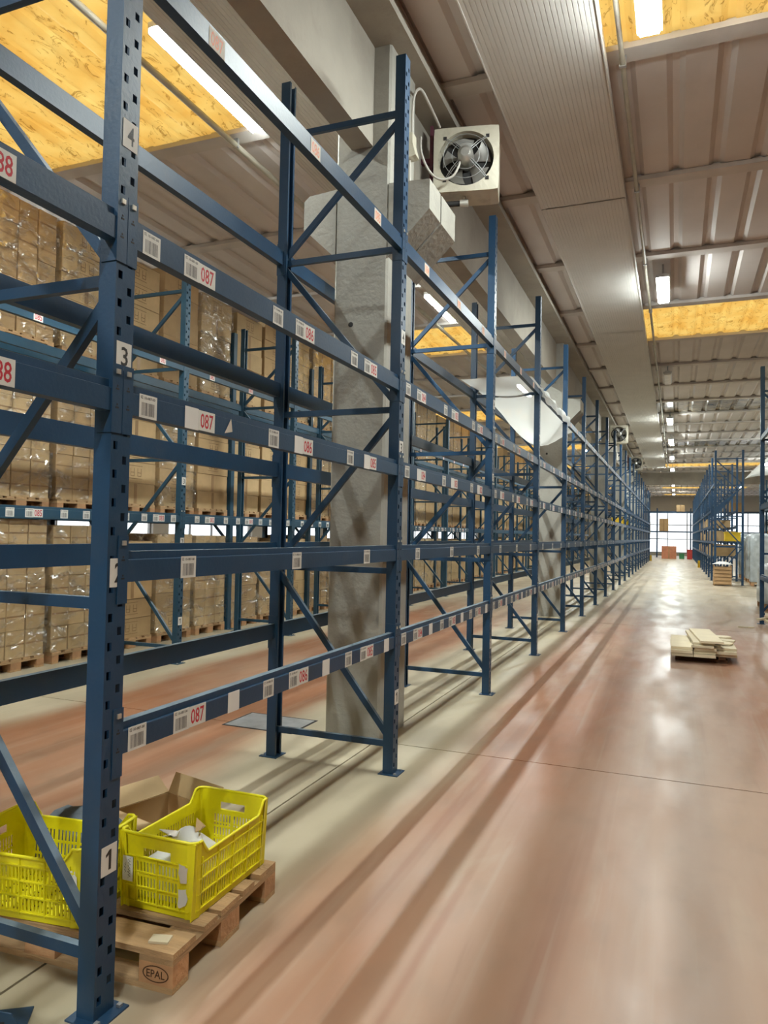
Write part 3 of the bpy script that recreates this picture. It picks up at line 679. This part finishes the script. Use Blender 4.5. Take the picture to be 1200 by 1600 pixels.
# ================================================================== NEAR PALLET WITH CRATES
pr = 3.2*PI/180
np_ = pallet((-2.29, 2.578, .0005), pr, 'worn wooden pallet under the yellow crates at the foot of the rack')
def brand():
    b = MB(); vs, fs = text_faces('EPAL', .078, .028); b.add([(u, -.0006, v) for u, v in vs], fs, 'brand'); n = 28
    ring = [(math.cos(2*PI*k/n), math.sin(2*PI*k/n)) for k in range(n)]
    V = [(c*.056, -.0006, s*.030) for c, s in ring]+[(c*.051, -.0006, s*.026) for c, s in ring]
    b.add(V, [(k, (k+1) % n, (k+1) % n+n, k+n) for k in range(n)], 'brand'); return b
for o in np_.children:
    if o.name.startswith('block'):
        v = o.data.vertices[0].co
        if abs(v.x-.455) < .01 and abs(v.y+.40) < .01: put('burnt_mark', brand(), o, (.5275, -.4005, .0615))
def crate(loc, rz, label):
    # long axis = local y, 0.55 x 0.36 x 0.30; ends full height, long sides dip
    t = thing('yellow_crate', loc, label, 'crate', rz); CL, CWD, CH = .56, .365, .30; T = .004; hw, hl = CWD/2, CL/2
    def dip(y):
        a = abs(y)/hl; s = min(1, max(0, (a-.70)/.16)); s = s*s*(3-2*s); return CH-.055+.055*s
    def batter(z): return .014*(1-z/CH)
    # long side walls with slot fields
    def side(sg):
        b = MB(); us = [-hl]; kind = ['f']; vs = [0, .035]; vt = ['f']
        y = -hl+.055
        us.append(y)
        for blk in range(4):
            for k in range(6): us += [y+.0065, y+.0155]; kind += ['f', 's']; y += .0175
            y += .0075; us.append(y); kind.append('f')
        us.append(hl); kind.append('f')
        rows = [(.035, .085), (.095, .145), (.155, .200)]; vs = [0]; vt = []
        for a, c in rows: vs += [a, c]; vt += ['f', 's']
        vs += [.22, .245]; vt += ['f', 'f']; vs.append(1.0); vt.append('f')
        def fn(u, v, w):
            z = dip(u) if v == 1.0 else v
            return (sg*(hw-batter(z)-T+w), u, z)
        # finer top edge for the dip
        uu_ = sorted(set([round(x, 4) for x in us]))
        kk = []
        for i in range(len(uu_)-1):
            mid = (uu_[i]+uu_[i+1])/2; s_ = 'f'
            for i2 in range(len(us)-1):
                if us[i2] <= mid <= us[i2+1]: s_ = kind[i2] if i2 < len(kind) else 'f'
            kk.append(s_)
        b.grid(uu_, vs, lambda i, j: not (kk[i] == 's' and vt[j] == 's'), fn, T, 'yellow'); return b
    for sg in (-1, 1): put('side_wall', side(sg), t)
    def end(sg):
        b = MB(); us = [-hw]; kind = []; x = -hw+.075; us.append(x); kind.append('f')
        for blk in range(2):
            for k in range(6): us += [x+.006, x+.0145]; kind += ['f', 's']; x += .0165
            x += .0095; us.append(x); kind.append('f')
        us.append(hw); kind.append('f')
        vs = [0, .030, .075, .085, .130, .140, .190, .212, .247, CH]; vt = ['f', 's', 'f', 's', 'f', 's', 'f', 'h', 'f']
        def fn(u, v, w): return (u*(hw-batter(v))/hw, sg*(hl-batter(v)-T+w), v)
        def solid(i, j):
            if vt[j] == 's': return kind[i] != 's'
            if vt[j] == 'h': return not (-.065 < (us[i]+us[i+1])/2 < .065)
            return True
        b.grid(us, vs, solid, fn, T, 'yellow'); return b
    for sg in (-1, 1): put('end_wall', end(sg), t)
    # corner columns, rounded
    for sx in (-1, 1):
        for sy in (-1, 1):
            b = MB(); n = 6; rad = .035
            ring = lambda z, g: [((sx*(hw-batter(z)-rad+(rad+g)*math.cos(k*PI/2/n))), sy*(hl-batter(z)-rad+(rad+g)*math.sin(k*PI/2/n)), z) for k in range(n+1)]
            zs = [0, .1, .2, CH]; V = [p for z in zs for p in ring(z, .005)]
            F_ = [(a*(n+1)+k, a*(n+1)+k+1, (a+1)*(n+1)+k+1, (a+1)*(n+1)+k) for a in range(3) for k in range(n)]
            b.add(V, F_, 'yellow', True)
            for z in (0, CH): pass
            put('corner_post', b, t)
    # ribs
    for sg in (-1, 1):
        for z in (.028, .150 if False else .09, .15, .21):
            b = MB(); g = hw-batter(z); b.box((sg*g if sg > 0 else -g-.005, -hl+.03, z-.0025), (g+.005 if sg > 0 else sg*g, hl-.03, z+.0025), 'yellow'); put('rib', b, t)
            b = MB(); g = hl-batter(z); b.box((-hw+.03, sg*g if sg > 0 else -g-.005, z-.0025), (hw-.03, g+.005 if sg > 0 else sg*g, z+.0025), 'yellow'); put('rib', b, t)
        for y in (-hl+.052, -.115, .0, .115, hl-.052):
            b = MB(); V = []
            b.bar((sg*(hw-batter(.02)+.002), y, .02), (sg*(hw-batter(.235)+.002), y, .235), .005, .006, 'yellow', up=(1, 0, 0)); put('rib', b, t)
        for x in (-.108, 0, .108):
            b = MB(); b.bar((x, sg*(hl-batter(.02)+.002), .02), (x, sg*(hl-batter(.205)+.002), .205), .005, .006, 'yellow', up=(0, 1, 0)); put('rib', b, t)
    # rim following the dip
    pts = []
    for k in range(25): y = -hl+.02+(CL-.04)*k/24; pts.append((hw, y, dip(y)))
    pts += [(hw-.01, hl-.008, CH), (hw-.025, hl, CH)]
    pts += [(-hw+.025, hl, CH), (-hw+.01, hl-.008, CH)]
    for k in range(25): y = hl-.02-(CL-.04)*k/24; pts.append((-hw, y, dip(y)))
    pts += [(-hw+.01, -hl+.008, CH), (-hw+.025, -hl, CH), (hw-.025, -hl, CH), (hw-.01, -hl+.008, CH), (hw, -hl+.02, CH)]
    put('rim', MB().tube(pts, .0065, 'yellow', 6), t)
    bt = MB(); us = [-hw+.016+i*(2*hw-.032)/21 for i in range(22)]; vs = [-hl+.016+j*(2*hl-.032)/15 for j in range(16)]
    bt.grid(us, vs, lambda i, j: not (i % 2 and j % 2), lambda u, v, w: (u, v, .003+w), .004, 'yellow'); put('bottom', bt, t)
    return t, hw, hl, CH, batter
c1, hw, hl, CH, bat = crate((-1.915, 2.688, PH+.004), 1.0*PI/180, 'yellow slotted plastic crate holding wrapped scraps, nearer the aisle')
def endlabel(t, x, z, w, h, m, words=None, torn=False, sy=-1):
    b = MB(); y = sy*(hl-bat(z)+.0078); r = random.Random(int(x*1000)+3)
    if torn:
        n = 14; V = []
        for k in range(n): a = 2*PI*k/n; q = r.uniform(.6, 1.05); V.append((x+w/2*math.copysign(abs(math.cos(a))**.5, math.cos(a))*q, y, z+h/2*math.copysign(abs(math.sin(a))**.5, math.sin(a))*q))
        b.add(V, [tuple(range(n))], m)
    else:
        b.box((x-w/2, y-.0004, z-h/2), (x+w/2, y+.0004, z+h/2), m)
        for cx, hh, ww in ((x+w*.14, h*.38, w*.15), (x-w*.24, h*.20, w*.09)):
            zz = z-hh; sgn = 1
            while zz < z+hh:
                st = r.uniform(.004, .008); p0 = (cx-sgn*ww*r.uniform(.5, 1), y-.0012, zz); p1 = (cx+sgn*ww*r.uniform(.5, 1), y-.0012, zz+st); b.bar(p0, p1, .0006, .0018, 'grey_print', up=(0, 1, 0)); zz += st; sgn = -sgn
    put('paper_label', b, t)
endlabel(c1, -.138, .155, .050, .098, 'white')
endlabel(c1, .128, .180, .050, .085, 'fade', torn=True); endlabel(c1, .125, .085, .050, .100, 'paper', torn=True)
c2, *_ = crate((-2.385, 2.335, PH+.004), 97.5*PI/180, 'yellow slotted plastic crate behind the near rack post, empty')
def sidelabel(t, y, z, w, h, sg):
    b = MB(); x = sg*(hw-bat(z)+.0065); r = random.Random(11); n = 16; V = []
    for k in range(n): a = 2*PI*k/n; q = r.uniform(.65, 1.05); V.append((x, y+w/2*math.copysign(abs(math.cos(a))**.5, math.cos(a))*q, z+h/2*math.copysign(abs(math.sin(a))**.5, math.sin(a))*q))
    b.add(V, [tuple(range(n))], 'paper'); put('paper_label', b, t)
sidelabel(c2, -.235, .165, .06, .13, -1)
# contents of the crate: crumpled paper, two wrapped rolls
b = MB(); r = random.Random(4)
for k in range(7):
    cx, cy, cz = r.uniform(-.10, .06), r.uniform(-.20, -.06), r.uniform(.24, .285); s = .07
    V = [(cx+r.uniform(-s, s), cy+r.uniform(-s, s), cz+r.uniform(-.03, .02)) for _ in range(4)]
    V = [(max(-.155, min(.155, x)), max(-.25, min(.22, y)), z) for x, y, z in V]
    b.add(V+[(x, y, z-.003) for x, y, z in V], [(0, 1, 2), (0, 2, 3), (4, 6, 5), (4, 7, 6)], 'carton_d' if k % 2 else 'fade')
tag(put('paper_scraps', b, None, (-1.915, 2.688, PH+.004), 1*PI/180), 'crumpled brown paper scraps heaped in the nearer yellow crate', 'paper', kind='stuff')
def roll(loc, rz, label, L=.16, rad=.055):
    t = thing('wrapped_roll', loc, label, 'roll', rz); n = 18
    put('wrapper', MB().tube([(0, -L/2, 0), (0, -L/2+.01, 0), (0, L/2-.01, 0), (0, L/2, 0)], [rad*.85, rad, rad, rad*.85], 'paper', n), t)
    put('core', MB().tube([(0, -L/2-.002, 0), (0, L/2+.002, 0)], rad*.3, 'carton_d', 10), t)
roll((-1.875, 2.575, PH+.215), .8, 'white wrapped roll under paper scraps in the nearer yellow crate'); roll((-1.875, 2.67, PH+.155), 1.1, 'white wrapped roll lying lower in the nearer yellow crate')
b = MB().box((-.14, -.10, .012), (.12, .12, .10), 'paper').box((-.13, .13, .012), (.10, .24, .09), 'carton_d')
tag(put('packet', MB().box((-.13, -.20, .012), (.13, .02, .155), 'paper'), None, (-1.915, 2.688, PH+.004), 1*PI/180), 'pale paper packet on the bottom of the nearer yellow crate', 'packet')
# splinter nails and chip on the pallet
tag(put('wood_chip', MB().box((0, 0, 0), (.075, .05, .008), 'sheetwood'), None, (-1.80, 2.235, PH+.001), .3), 'pale flat wood chip on the near corner of the crate pallet', 'wood chip')
# open carton and tarp behind the crates
t = thing('open_carton', (-2.50, 3.22, .001), 'open brown carton with raised flaps behind the yellow crates', 'carton', -.25)
w_, d_, h_ = .40, .34, .19
put('body', MB().box((-w_/2, -d_/2, 0), (w_/2, d_/2, .006), 'carton_d').box((-w_/2, -d_/2, 0), (w_/2, -d_/2+.006, h_), 'carton_d').box((-w_/2, d_/2-.006, 0), (w_/2, d_/2, h_), 'carton_d').box((-w_/2, -d_/2+.006, 0), (-w_/2+.006, d_/2-.006, h_), 'carton_d').box((w_/2-.006, -d_/2+.006, 0), (w_/2, d_/2-.006, h_), 'carton_d'), t)
def flap(a, b_, c, d):
    n = (Vector(b_)-Vector(a)).cross(Vector(d)-Vector(a)).normalized()*.004
    V = [Vector(v) for v in (a, b_, c, d)]; V += [v+n for v in V]
    return MB().add(V, [(0, 1, 2, 3), (7, 6, 5, 4), (0, 4, 5, 1), (1, 5, 6, 2), (2, 6, 7, 3), (3, 7, 4, 0)], 'carton')
put('flap', flap((-w_/2, d_/2, h_), (w_/2, d_/2, h_), (w_/2, d_/2+.05, h_+.10), (-w_/2, d_/2+.05, h_+.10)), t)
put('flap', flap((-w_/2, -d_/2, h_), (w_/2, -d_/2, h_), (w_/2, -d_/2-.13, h_+.03), (-w_/2, -d_/2-.13, h_+.03)), t)
put('flap', flap((-w_/2, -d_/2, h_), (-w_/2, d_/2, h_), (-w_/2-.10, d_/2, h_+.07), (-w_/2-.10, -d_/2, h_+.07)), t)
b = MB(); n = 12; r = random.Random(9); V = []
for i in range(n):
    for j in range(n):
        u, v = i/(n-1)*2-1, j/(n-1)*2-1; e = max(0, 1-(u*u+v*v)*.75)
        V.append((u*.26, v*.22, .002+.20*e+r.uniform(-.02, .02)*e))
b.add(V, [(i*n+j, (i+1)*n+j, (i+1)*n+j+1, i*n+j+1) for i in range(n-1) for j in range(n-1)], 'cloth', True)
tag(put('folded_tarp', b, None, (-2.62, 2.72, PH+.002), .4), 'crumpled slate grey tarp between the yellow crates and open carton', 'tarp')
# blue steel piece on the floor in the lower left corner
t = thing('steel_bracket', (-2.10, 1.86, .001), 'loose blue slotted steel bracket on the floor at lower left', 'bracket', .6)
put('base_plate', MB().box((-.09, -.07, 0), (.09, .07, .005), 'blue'), t)
put('upright_plate', MB().prism([(-.09, .005), (.09, .005), (.05, .07), (-.07, .11)], 1, -.07, -.064, 'blue'), t); put('slot', MB().box((-.01, -.0708, .04), (.03, -.0702, .048), 'dark'), t)
# ================================================================== HEATER FANS
def fan(loc, label, cable=True):
    t = thing('heater_fan', loc, label, 'fan', .2); S, D = .31, .33; n = 40; rad = .262
    b = MB(); V = []; 
    for k in range(n):
        a = 2*PI*k/n; c, s = math.cos(a), math.sin(a); q = S/max(abs(c), abs(s)); q = min(q, S*1.385)
        V.append((c*q, 0, s*q))
    V += [(rad*math.cos(2*PI*k/n), -.012, rad*math.sin(2*PI*k/n)) for k in range(n)]
    V += [(rad*.97*math.cos(2*PI*k/n), .10, rad*.97*math.sin(2*PI*k/n)) for k in range(n)]
    V += [(v[0], D, v[2]) for v in V[:n]]
    F_ = []
    for k in range(n):
        k2 = (k+1) % n; F_ += [(k, k2, n+k2, n+k), (n+k, n+k2, 2*n+k2, 2*n+k), (k2, k, 3*n+k, 3*n+k2)]
    b.add(V, F_, 'cream'); b.add([V[3*n+k] for k in range(n)], [tuple(range(n-1, -1, -1))], 'cream'); put('casing', b, t)
    b = MB(); b.tube([(0, .105, 0), (0, .11, 0)], rad*.965, 'dark', n); put('coil', b, t)
    for k in range(5):
        b = MB(); a0 = 2*PI*k/5+.3; V = []
        for i in range(6):
            for j, tw in ((0, -1), (1, 0), (2, 1)):
                rr_ = .06+i*.034; a = a0+tw*(.20+.05*i)+.03*i; V.append((rr_*math.cos(a), .06-tw*.028, rr_*math.sin(a)))
        V2 = V+[(x, y+.003, z) for x, y, z in V]; F_ = []
        for i in range(5):
            for j in range(2): q = i*3+j; F_ += [(q, q+1, q+4, q+3), (q+21-0-0+0-3+0, q+18+3+0, q+18+4, q+18+1)]
        b.add(V2, F_, 'blade', True); put('blade', b, t)
    put('motor', MB().tube([(0, .09, 0), (0, -.01, 0), (0, -.11, 0), (0, -.135, 0)], [.078, .078, .072, .04], 'motor', 18), t)
    for a in (PI/4, 3*PI/4, 5*PI/4, 7*PI/4):
        for off in (-.06, .06):
            p = (.07*math.cos(a+off*2), -.09, .07*math.sin(a+off*2)); m_ = (.17*math.cos(a+off), -.07, .17*math.sin(a+off)); q = (.285*math.cos(a+off*.3), -.006, .285*math.sin(a+off*.3))
            put('guard_wire', MB().tube([p, m_, q], .0035, 'steel', 6), t)
        put('fixing', MB().box((.285*math.cos(a)-.016, -.016, .285*math.sin(a)-.016), (.285*math.cos(a)+.016, -.001, .285*math.sin(a)+.016), 'dark'), t)
    for q in (.13, .21): put('guard_ring', MB().tube([(q*math.cos(2*PI*k/28), -.062+.1*(q-.13), q*math.sin(2*PI*k/28)) for k in range(29)], .003, 'steel', 6), t)
    put('pipe', MB().tube([(-.33, .12, -.375), (-.06, .12, -.375)], .026, 'dark', 10), t)
    put('valve', MB().tube([(-.06, .12, -.375), (.02, .12, -.375)], .036, 'bolt', 10).tube([(-.02, .12, -.375), (-.02, .12, -.312)], .015, 'bolt', 8), t)
    put('bracket', MB().box((-.46, .14, .05), (-S, .19, .10), 'maroon').box((-.46, .14, -.20), (-S, .19, -.15), 'maroon').box((-.36, .10, -.28), (-.33, .24, .40), 'maroon'), t)
    if cable:
        pts = [(-.05, -.06, -.03), (-.06, -.10, -.12), (-.12, -.11, -.22), (-.24, -.12, -.24), (-.34, -.16, -.16), (-.40, -.22, -.02), (-.40, -.26, .10)]
        P = smooth(pts); put('cable', MB().tube(P, .011, 'cable', 8), t)
    return t
fan((-1.88, 6.62, 5.25), 'cream square heater fan beside the nearest concrete column')
fan((-1.86, 26.35, 5.25), 'dark square heater fan further along the column line', False)
fan((-1.78, 36.3, 5.2), 'heater fan farthest along the column line near the aisle end', False)
t = thing('switch_box', (-2.199, 5.86, 5.02), 'cream isolator box with looping cable on the nearest column', 'switch box')
put('body', MB().box((0, -.05, -.10), (.07, .05, .11), 'cream'), t); put('lid', MB().prism([(.0705, -.10), (.10, -.09), (.0705, .02)], 1, -.05, .05, 'cream'), t)
pts = [(.05, 0, .12), (.05, 0, .35), (.06, .03, .50), (.09, .10, .56), (.12, .25, .50), (.12, .55, .46)]
P = smooth(pts)
put('cable', MB().tube(P, .012, 'cable', 8), t)
put('cable', MB().tube([(.03, 0, -.10), (.03, .01, -.30), (.05, .04, -.46)], .011, 'cable', 8), t)
# ================================================================== DRAPED SHEET ON THE RACK
b = MB(); nu_, nv_ = 22, 12; V = []; r = random.Random(2)
for i in range(nu_+1):
    for j in range(nv_+1):
        u, v = i/nu_, j/nv_
        x = RX+.01-(RDEP-.02)*v; y = 9.75+5.6*u; edge = 4*v*(1-v); sag = math.sin(PI*min(1, u*1.25))**.8 if u < .8 else 0
        z = 3.83-.02*u-edge*(.50*max(0, math.sin(PI*u))**1.1)*(1+.15*math.sin(9*u+3*v))+.02*math.sin(14*u)*edge
        if v < .01: z -= .02+.05*abs(math.sin(7*u))
        V.append((x+.03*math.sin(6*u), y, z))
b.add(V, [(i*(nv_+1)+j, (i+1)*(nv_+1)+j, (i+1)*(nv_+1)+j+1, i*(nv_+1)+j+1) for i in range(nu_) for j in range(nv_)], 'sheet', True)
tag(put('plastic_sheet', b), 'white plastic sheeting sagging across the top beams of the near rack', 'plastic sheet')
b = MB(); V = []
for i in range(31):
    u = i/30; y = 10.5+2.9*u
    for j, (dx, dz) in enumerate(((.012, -.125), (.022, -.05), (.012, .018), (-.03, .024))): V.append((RX+dx+.012*math.sin(31*u+j), y, LV1[4]+dz+.016*math.sin(23*u+2*j)))
b.add(V, [(i*4+j, (i+1)*4+j, (i+1)*4+j+1, i*4+j+1) for i in range(30) for j in range(3)], 'sheet', True)
tag(put('film_wrap', b), 'torn white film wound along the top beam beside the sagging sheet', 'film')
# ================================================================== STACK OF BOARDS IN THE AISLE
bx, by = .34, 11.45
t = thing('low_bearer', (bx, by, .0005), 'low wooden bearers coloured dark as shade under the stack of pale boards in the aisle', 'pallet', -.02)
for y_ in (-.42, 0, .42): put('batten', MB().box((-.33, y_-.05, 0), (.33, y_+.05, .045), 'brand'), t)  # bearers coloured dark to stand for the shadow beneath the boards
for x_ in (-.26, .26): put('runner', MB().box((x_-.045, -.50, .0455), (x_+.045, .50, .084), 'brand'), t)
def board(x, y, z, w, l, h, rz, label, m='sheetwood', irr=0.0):
    r = random.Random(int(x*977+y*31+z*1000)); poly = [(-w/2, -l/2), (w/2, -l/2), (w/2, l/2), (-w/2, l/2)]
    if irr: poly = [(w/2*math.cos(a)*r.uniform(1-irr, 1.1), l/2*math.sin(a)*r.uniform(1-irr, 1.1)) for a in [2*PI*k/9 for k in range(9)]]
    c = .004; b = MB().prism(poly, 2, 0, h-c, m).prism([(u*.985, v*.995) for u, v in poly], 2, h-c, h, m)
    return tag(put('wooden_board', b, None, (x, y, z), rz), label, 'board', 'boards stacked in the aisle')
z = .087
cols = [(-.27, 'left', 3), (.02, 'middle', 3), (.30, 'right', 3)]
for dx, nm, k_ in cols:
    for k in range(k_):
        sl = -.02*k if nm == 'right' else 0
        board(bx+dx+R.uniform(-.012, .012), by+(.05 if nm == 'right' else 0)+R.uniform(-.05, .05), z+.042*k, .275, 1.30 if nm != 'right' else 1.15, (.038, .040, .036)[k], R.uniform(-.02, .02), 'pale board, %s from the bottom in the %s column of the aisle stack' % (ORD[k], nm))
z2 = z+.042*3
board(bx+.02, by-.02, z2+.001, .28, 1.32, .030, -.03, 'pale board lying fourth up in the middle of the aisle stack')
board(bx-.02, by+.10, z2+.033, .27, 1.40, .030, .06, 'pale board second from the top in the aisle stack')
board(bx+.06, by+.06, z2+.065, .29, 1.44, .030, .085, 'long pale board on the very top of the aisle stack')
board(bx+.30, by-.10, z2+.002, .24, .40, .018, .2, 'irregular pale scrap on the right of the aisle stack, nearest', irr=.3)
board(bx+.34, by+.22, z2+.002, .26, .30, .02, .5, 'irregular pale scrap on the right of the aisle stack, middle', irr=.3)
board(bx+.30, by+.52, z2+.002, .30, .34, .03, .1, 'irregular pale scrap on the right of the aisle stack, farthest', irr=.25)
# broken offcuts at the right post and scraps on the floor
b = MB(); r = random.Random(21)
for k in range(7):
    a = r.uniform(0, 3); p = Vector((1.72+r.uniform(-.1, .25), 15.75+r.uniform(-.25, .3), .04+.03*k)); d = Vector((math.cos(a), math.sin(a), .1))*r.uniform(.12, .22)
    tag(put('wood_offcut', MB().bar(p-d, p+d, .08, .035, 'sheetwood')), 'broken pale wood offcut by the right rack foot, %s up the heap' % ORD[k], 'offcut', 'offcuts by the right rack foot')
tag(put('wood_strip', MB().box((0, 0, .001), (.28, .05, .02), 'sheetwood'), None, (1.12, 15.6, 0), .1), 'thin pale wood strip on the floor left of the right rack foot', 'wood strip')
tag(put('wood_strip', MB().box((0, 0, .001), (.42, .09, .03), 'sheetwood'), None, (-2.62, 15.12, 0), .1), 'pale wood strip on the floor before the second column', 'wood strip')
# ================================================================== FAR GOODS
def wrapped(loc, w, d, h, label, seed):
    r = random.Random(seed); t = thing('wrapped_pallet_load', loc, label, 'pallet load', r.uniform(-.05, .05), 'grey wrapped loads at the far right')
    b = MB(); V = []; n = 20; zs = [0, .1, .35, .6, .85, .95, 1.0]
    for z in zs:
        for k in range(n):
            a = 2*PI*k/n; q = 1/max(abs(math.cos(a)), abs(math.sin(a))); q = min(q, 1.3)*(1+r.uniform(-.03, .03))*(1 if z < .9 else (.93 if z < .99 else .6))
            V.append((w/2*q*math.cos(a), d/2*q*math.sin(a), PH+.01+h*z))
    F_ = [(a*n+k, a*n+(k+1) % n, (a+1)*n+(k+1) % n, (a+1)*n+k) for a in range(len(zs)-1) for k in range(n)]; F_.append(tuple((len(zs)-1)*n+k for k in range(n)))
    b.add(V, F_, 'wrapgrey', True); put('wrapped_goods', b, t); put('pallet_base', PWHOLE, t, (0, 0, 0), PI/2)
    return t
for i, (x, y, h) in enumerate([(2.35, 20.3, .95), (2.98, 30.4, 1.75), (3.05, 32.6, 1.8), (3.05, 34.6, 1.7), (3.05, 36.6, 1.8)]):
    wrapped((x, y, .0005), .85, 1.15, h, 'grey film-wrapped pallet load standing on the floor at far right, %s from the camera' % ORD[i], i)
for n in range(3):
    for k in range(3):
        for lv, zb in enumerate((2.0, 3.2)):
            wrapped((4.50, 34.55+B1*n+.87*k, zb+.0005), .78, 1.0, .85, 'grey wrapped load %s along on the %s shelf at the far right' % (ORD[n*3+k], ('lower', 'upper')[lv]), n*9+k*3+lv+40)
t = thing('slatted_crate', (1.58, 29.55, 0), 'brown slatted crate on the floor before the far right rack', 'crate')
for k in range(5): put('slat', MB().box((-.30, -.25, .06+k*.13), (.30, -.235, .165+k*.13), 'wood'), t); put('slat', MB().box((-.30, .235, .06+k*.13), (.30, .25, .165+k*.13), 'wood'), t); put('slat', MB().box((-.30, -.235, .06+k*.13), (-.285, .235, .165+k*.13), 'wood'), t)
for x in (-.28, .28):
    for y in (-.22, .22): put('corner_batten', MB().box((x-.02, y-.02, 0), (x+.02, y+.02, .74), 'wood'), t)
put('inner_carton', MB().box((-.25, -.20, .03), (.25, .20, .68), 'carton_d'), t)
b = MB(); V = []; n = 10; r = random.Random(3)
for i in range(n):
    for j in range(n):
        u, v = i/(n-1)*2-1, j/(n-1)*2-1; V.append((u*.33, v*.26, .02+.10*max(0, 1-u*u-v*v)+r.uniform(0, .03)))
b.add(V, [(i*n+j, (i+1)*n+j, (i+1)*n+j+1, i*n+j+1) for i in range(n-1) for j in range(n-1)], 'white', True)
tag(put('white_bag', b, None, (1.58, 29.55, .745)), 'crumpled white bag on the brown slatted crate', 'bag')
def bin_(loc, m, label, w=.55, d=.4, h=.35):
    t = thing('plastic_bin', loc, label, 'bin'); put('body', MB().box((-w/2, -d/2, 0), (w/2, -d/2+.02, h), m).box((-w/2, d/2-.02, 0), (w/2, d/2, h), m).box((-w/2, -d/2+.02, 0), (-w/2+.02, d/2-.02, h), m).box((w/2-.02, -d/2+.02, 0), (w/2, d/2-.02, h), m).box((-w/2+.02, -d/2+.02, 0), (w/2-.02, d/2-.02, .02), m), t)
    put('rim', MB().grid([-w/2-.02, -w/2, w/2, w/2+.02], [-d/2-.02, -d/2, d/2, d/2+.02], lambda i, j: not (i == 1 and j == 1), lambda u, v, q: (u, v, h-.04+q), .04, m), t)
bin_((2.00, 31.0, 1.622), 'safety', 'orange bin on the middle shelf of the far right rack, right one'); bin_((1.65, 37.0, 1.622), 'safety', 'orange bin on the middle shelf of the far right rack, deeper in')
bin_((-2.3, 33.0, 2.192), 'safety', 'orange bin far along the empty rack, left one'); bin_((-2.3, 36.2, 2.192), 'safety', 'orange bin far along the empty rack, right one')
# cartons and a white sack on the shelves of the far right rack
rg = random.Random(17); shelf = {1: ('low', 1.002), 2: ('middle', 1.622), 3: ('upper', 2.252)}
for n in range(1, 7):
    for k, (nm, zs) in shelf.items():
        if rg.random() < .35: continue
        w, h = rg.uniform(.6, .95), rg.uniform(.28, .48); y = 30.0+B1*n+rg.uniform(.7, 2.1)
        t = thing('carton', (X4+.5, y, zs), 'dark brown carton on the %s shelf in the %s bay right of the open aisle' % (nm, ORD[n]), 'carton', 0, 'cartons on the far right rack')
        put('body', MB().box((-.50, -w/2, 0), (.50, w/2, h), 'carton_d'), t); put('tape', MB().box((-.5015, -w/2+.01, h*.47), (-.5003, w/2-.01, h*.53), 'tape'), t)
# post guards
for i, (x, y) in enumerate([(RX+.03, RY+B1*NB), (RX-RDEP-.03, RY+B1*NB), (X4-.02, 47.0)]):
    t = thing('post_guard', (x, y+.13, 0), 'yellow steel guard at the foot of %s' % ('the last rack post beside the aisle', 'the last rear post of the empty rack', 'a far right rack post')[i], 'post guard')
    put('shield', MB().box((-.10, 0, .006), (.10, .03, .42), 'safety').box((-.10, -.12, .006), (-.07, 0, .42), 'safety').box((.07, -.12, .006), (.10, 0, .42), 'safety'), t); put('base', MB().box((-.14, -.14, 0), (.14, .06, .006), 'safety'), t)
tag(put('warning_sleeve', MB().box((-.06, -.06, 0), (-.052, .06, .9), 'safety').box((.052, -.06, 0), (.06, .06, .9), 'safety').box((-.052, .052, 0), (.052, .06, .9), 'safety'), None, (RX-.035, RY+B1*NB+.002, 2.0)), 'yellow sleeve on the last rack post at the aisle end', 'post sleeve')
# cross rack before the end window
for n in range(4):
    rack_bay('dark blue rack bay before the end window, %s from the right' % ORD[n], (4.0-B1*n, 70.0, 0), -PI/2, B1, 1.0, 4.4, 'blue', [(0, 2.35), (1, 4.1)], [(0, 2.35), (1, 4.1)], 0, end=(n == 0), group='bays before the end window')
def farbox(loc, w, d, h, m, name, label, cat):
    t = thing(name, loc, label, cat); put('body', MB().box((-w/2, -d/2, 0), (w/2, d/2, h), m), t); put('tape', MB().box((-.04, -d/2-.002, 0), (.04, -d/2-.0005, h), 'tape'), t)
farbox((-1.03, 70.5, 2.352), .75, 1.02, 1.1, 'carton_d', 'carton', 'brown carton on the lower shelf before the end window', 'carton'); farbox((.35, 70.5, 4.102), .7, 1.02, .6, 'carton_d', 'carton', 'brown carton on top of the rack before the end window', 'carton')
farbox((4.8, 70.5, 4.102), 1.0, 1.02, .8, 'carton_d', 'carton', 'brown carton on top of the end rack, right of the far rack row', 'carton')
farbox((-.55, 66.0, .001), 1.15, .9, 1.05, 'terracotta', 'orange_box', 'orange box on the floor before the end window', 'box')
bin_((.45, 66.3, .001), 'greenp', 'green bin on the floor at the end of the aisle', .4, .4, .45); bin_((1.05, 65.8, .001), 'redcloth', 'red bin on the floor at the end of the aisle', .4, .4, .8)
# white sheet hung at the far right
b = MB(); V = []
for i in range(9):
    for j in range(7):
        u, v = i/8, j/6; V.append((2.45+1.5*u, 31.4+.1*math.sin(5*v), 4.05+1.3*v*u+.25*u+.03*math.sin(6*u)))
b.add(V, [(i*7+j, (i+1)*7+j, (i+1)*7+j+1, i*7+j+1) for i in range(8) for j in range(6)], 'sheet', True)
tag(put('hung_sheet', b), 'white sheet hanging under the roof at the far right', 'sheet')
# inspection plate in the second aisle floor
t = thing('floor_plate', (-3.28, 5.62, .0005), 'green-grey steel cover plate in the floor left of the column', 'cover plate'); put('plate', MB().box((-.32, -.22, 0), (.32, .22, .004), 'steel'), t); put('frame', MB().box((-.34, -.24, 0), (.34, -.22, .003), 'dark').box((-.34, .22, 0), (.34, .24, .003), 'dark').box((-.34, -.22, 0), (-.32, .22, .003), 'dark').box((.32, -.22, 0), (.34, .22, .003), 'dark'), t)
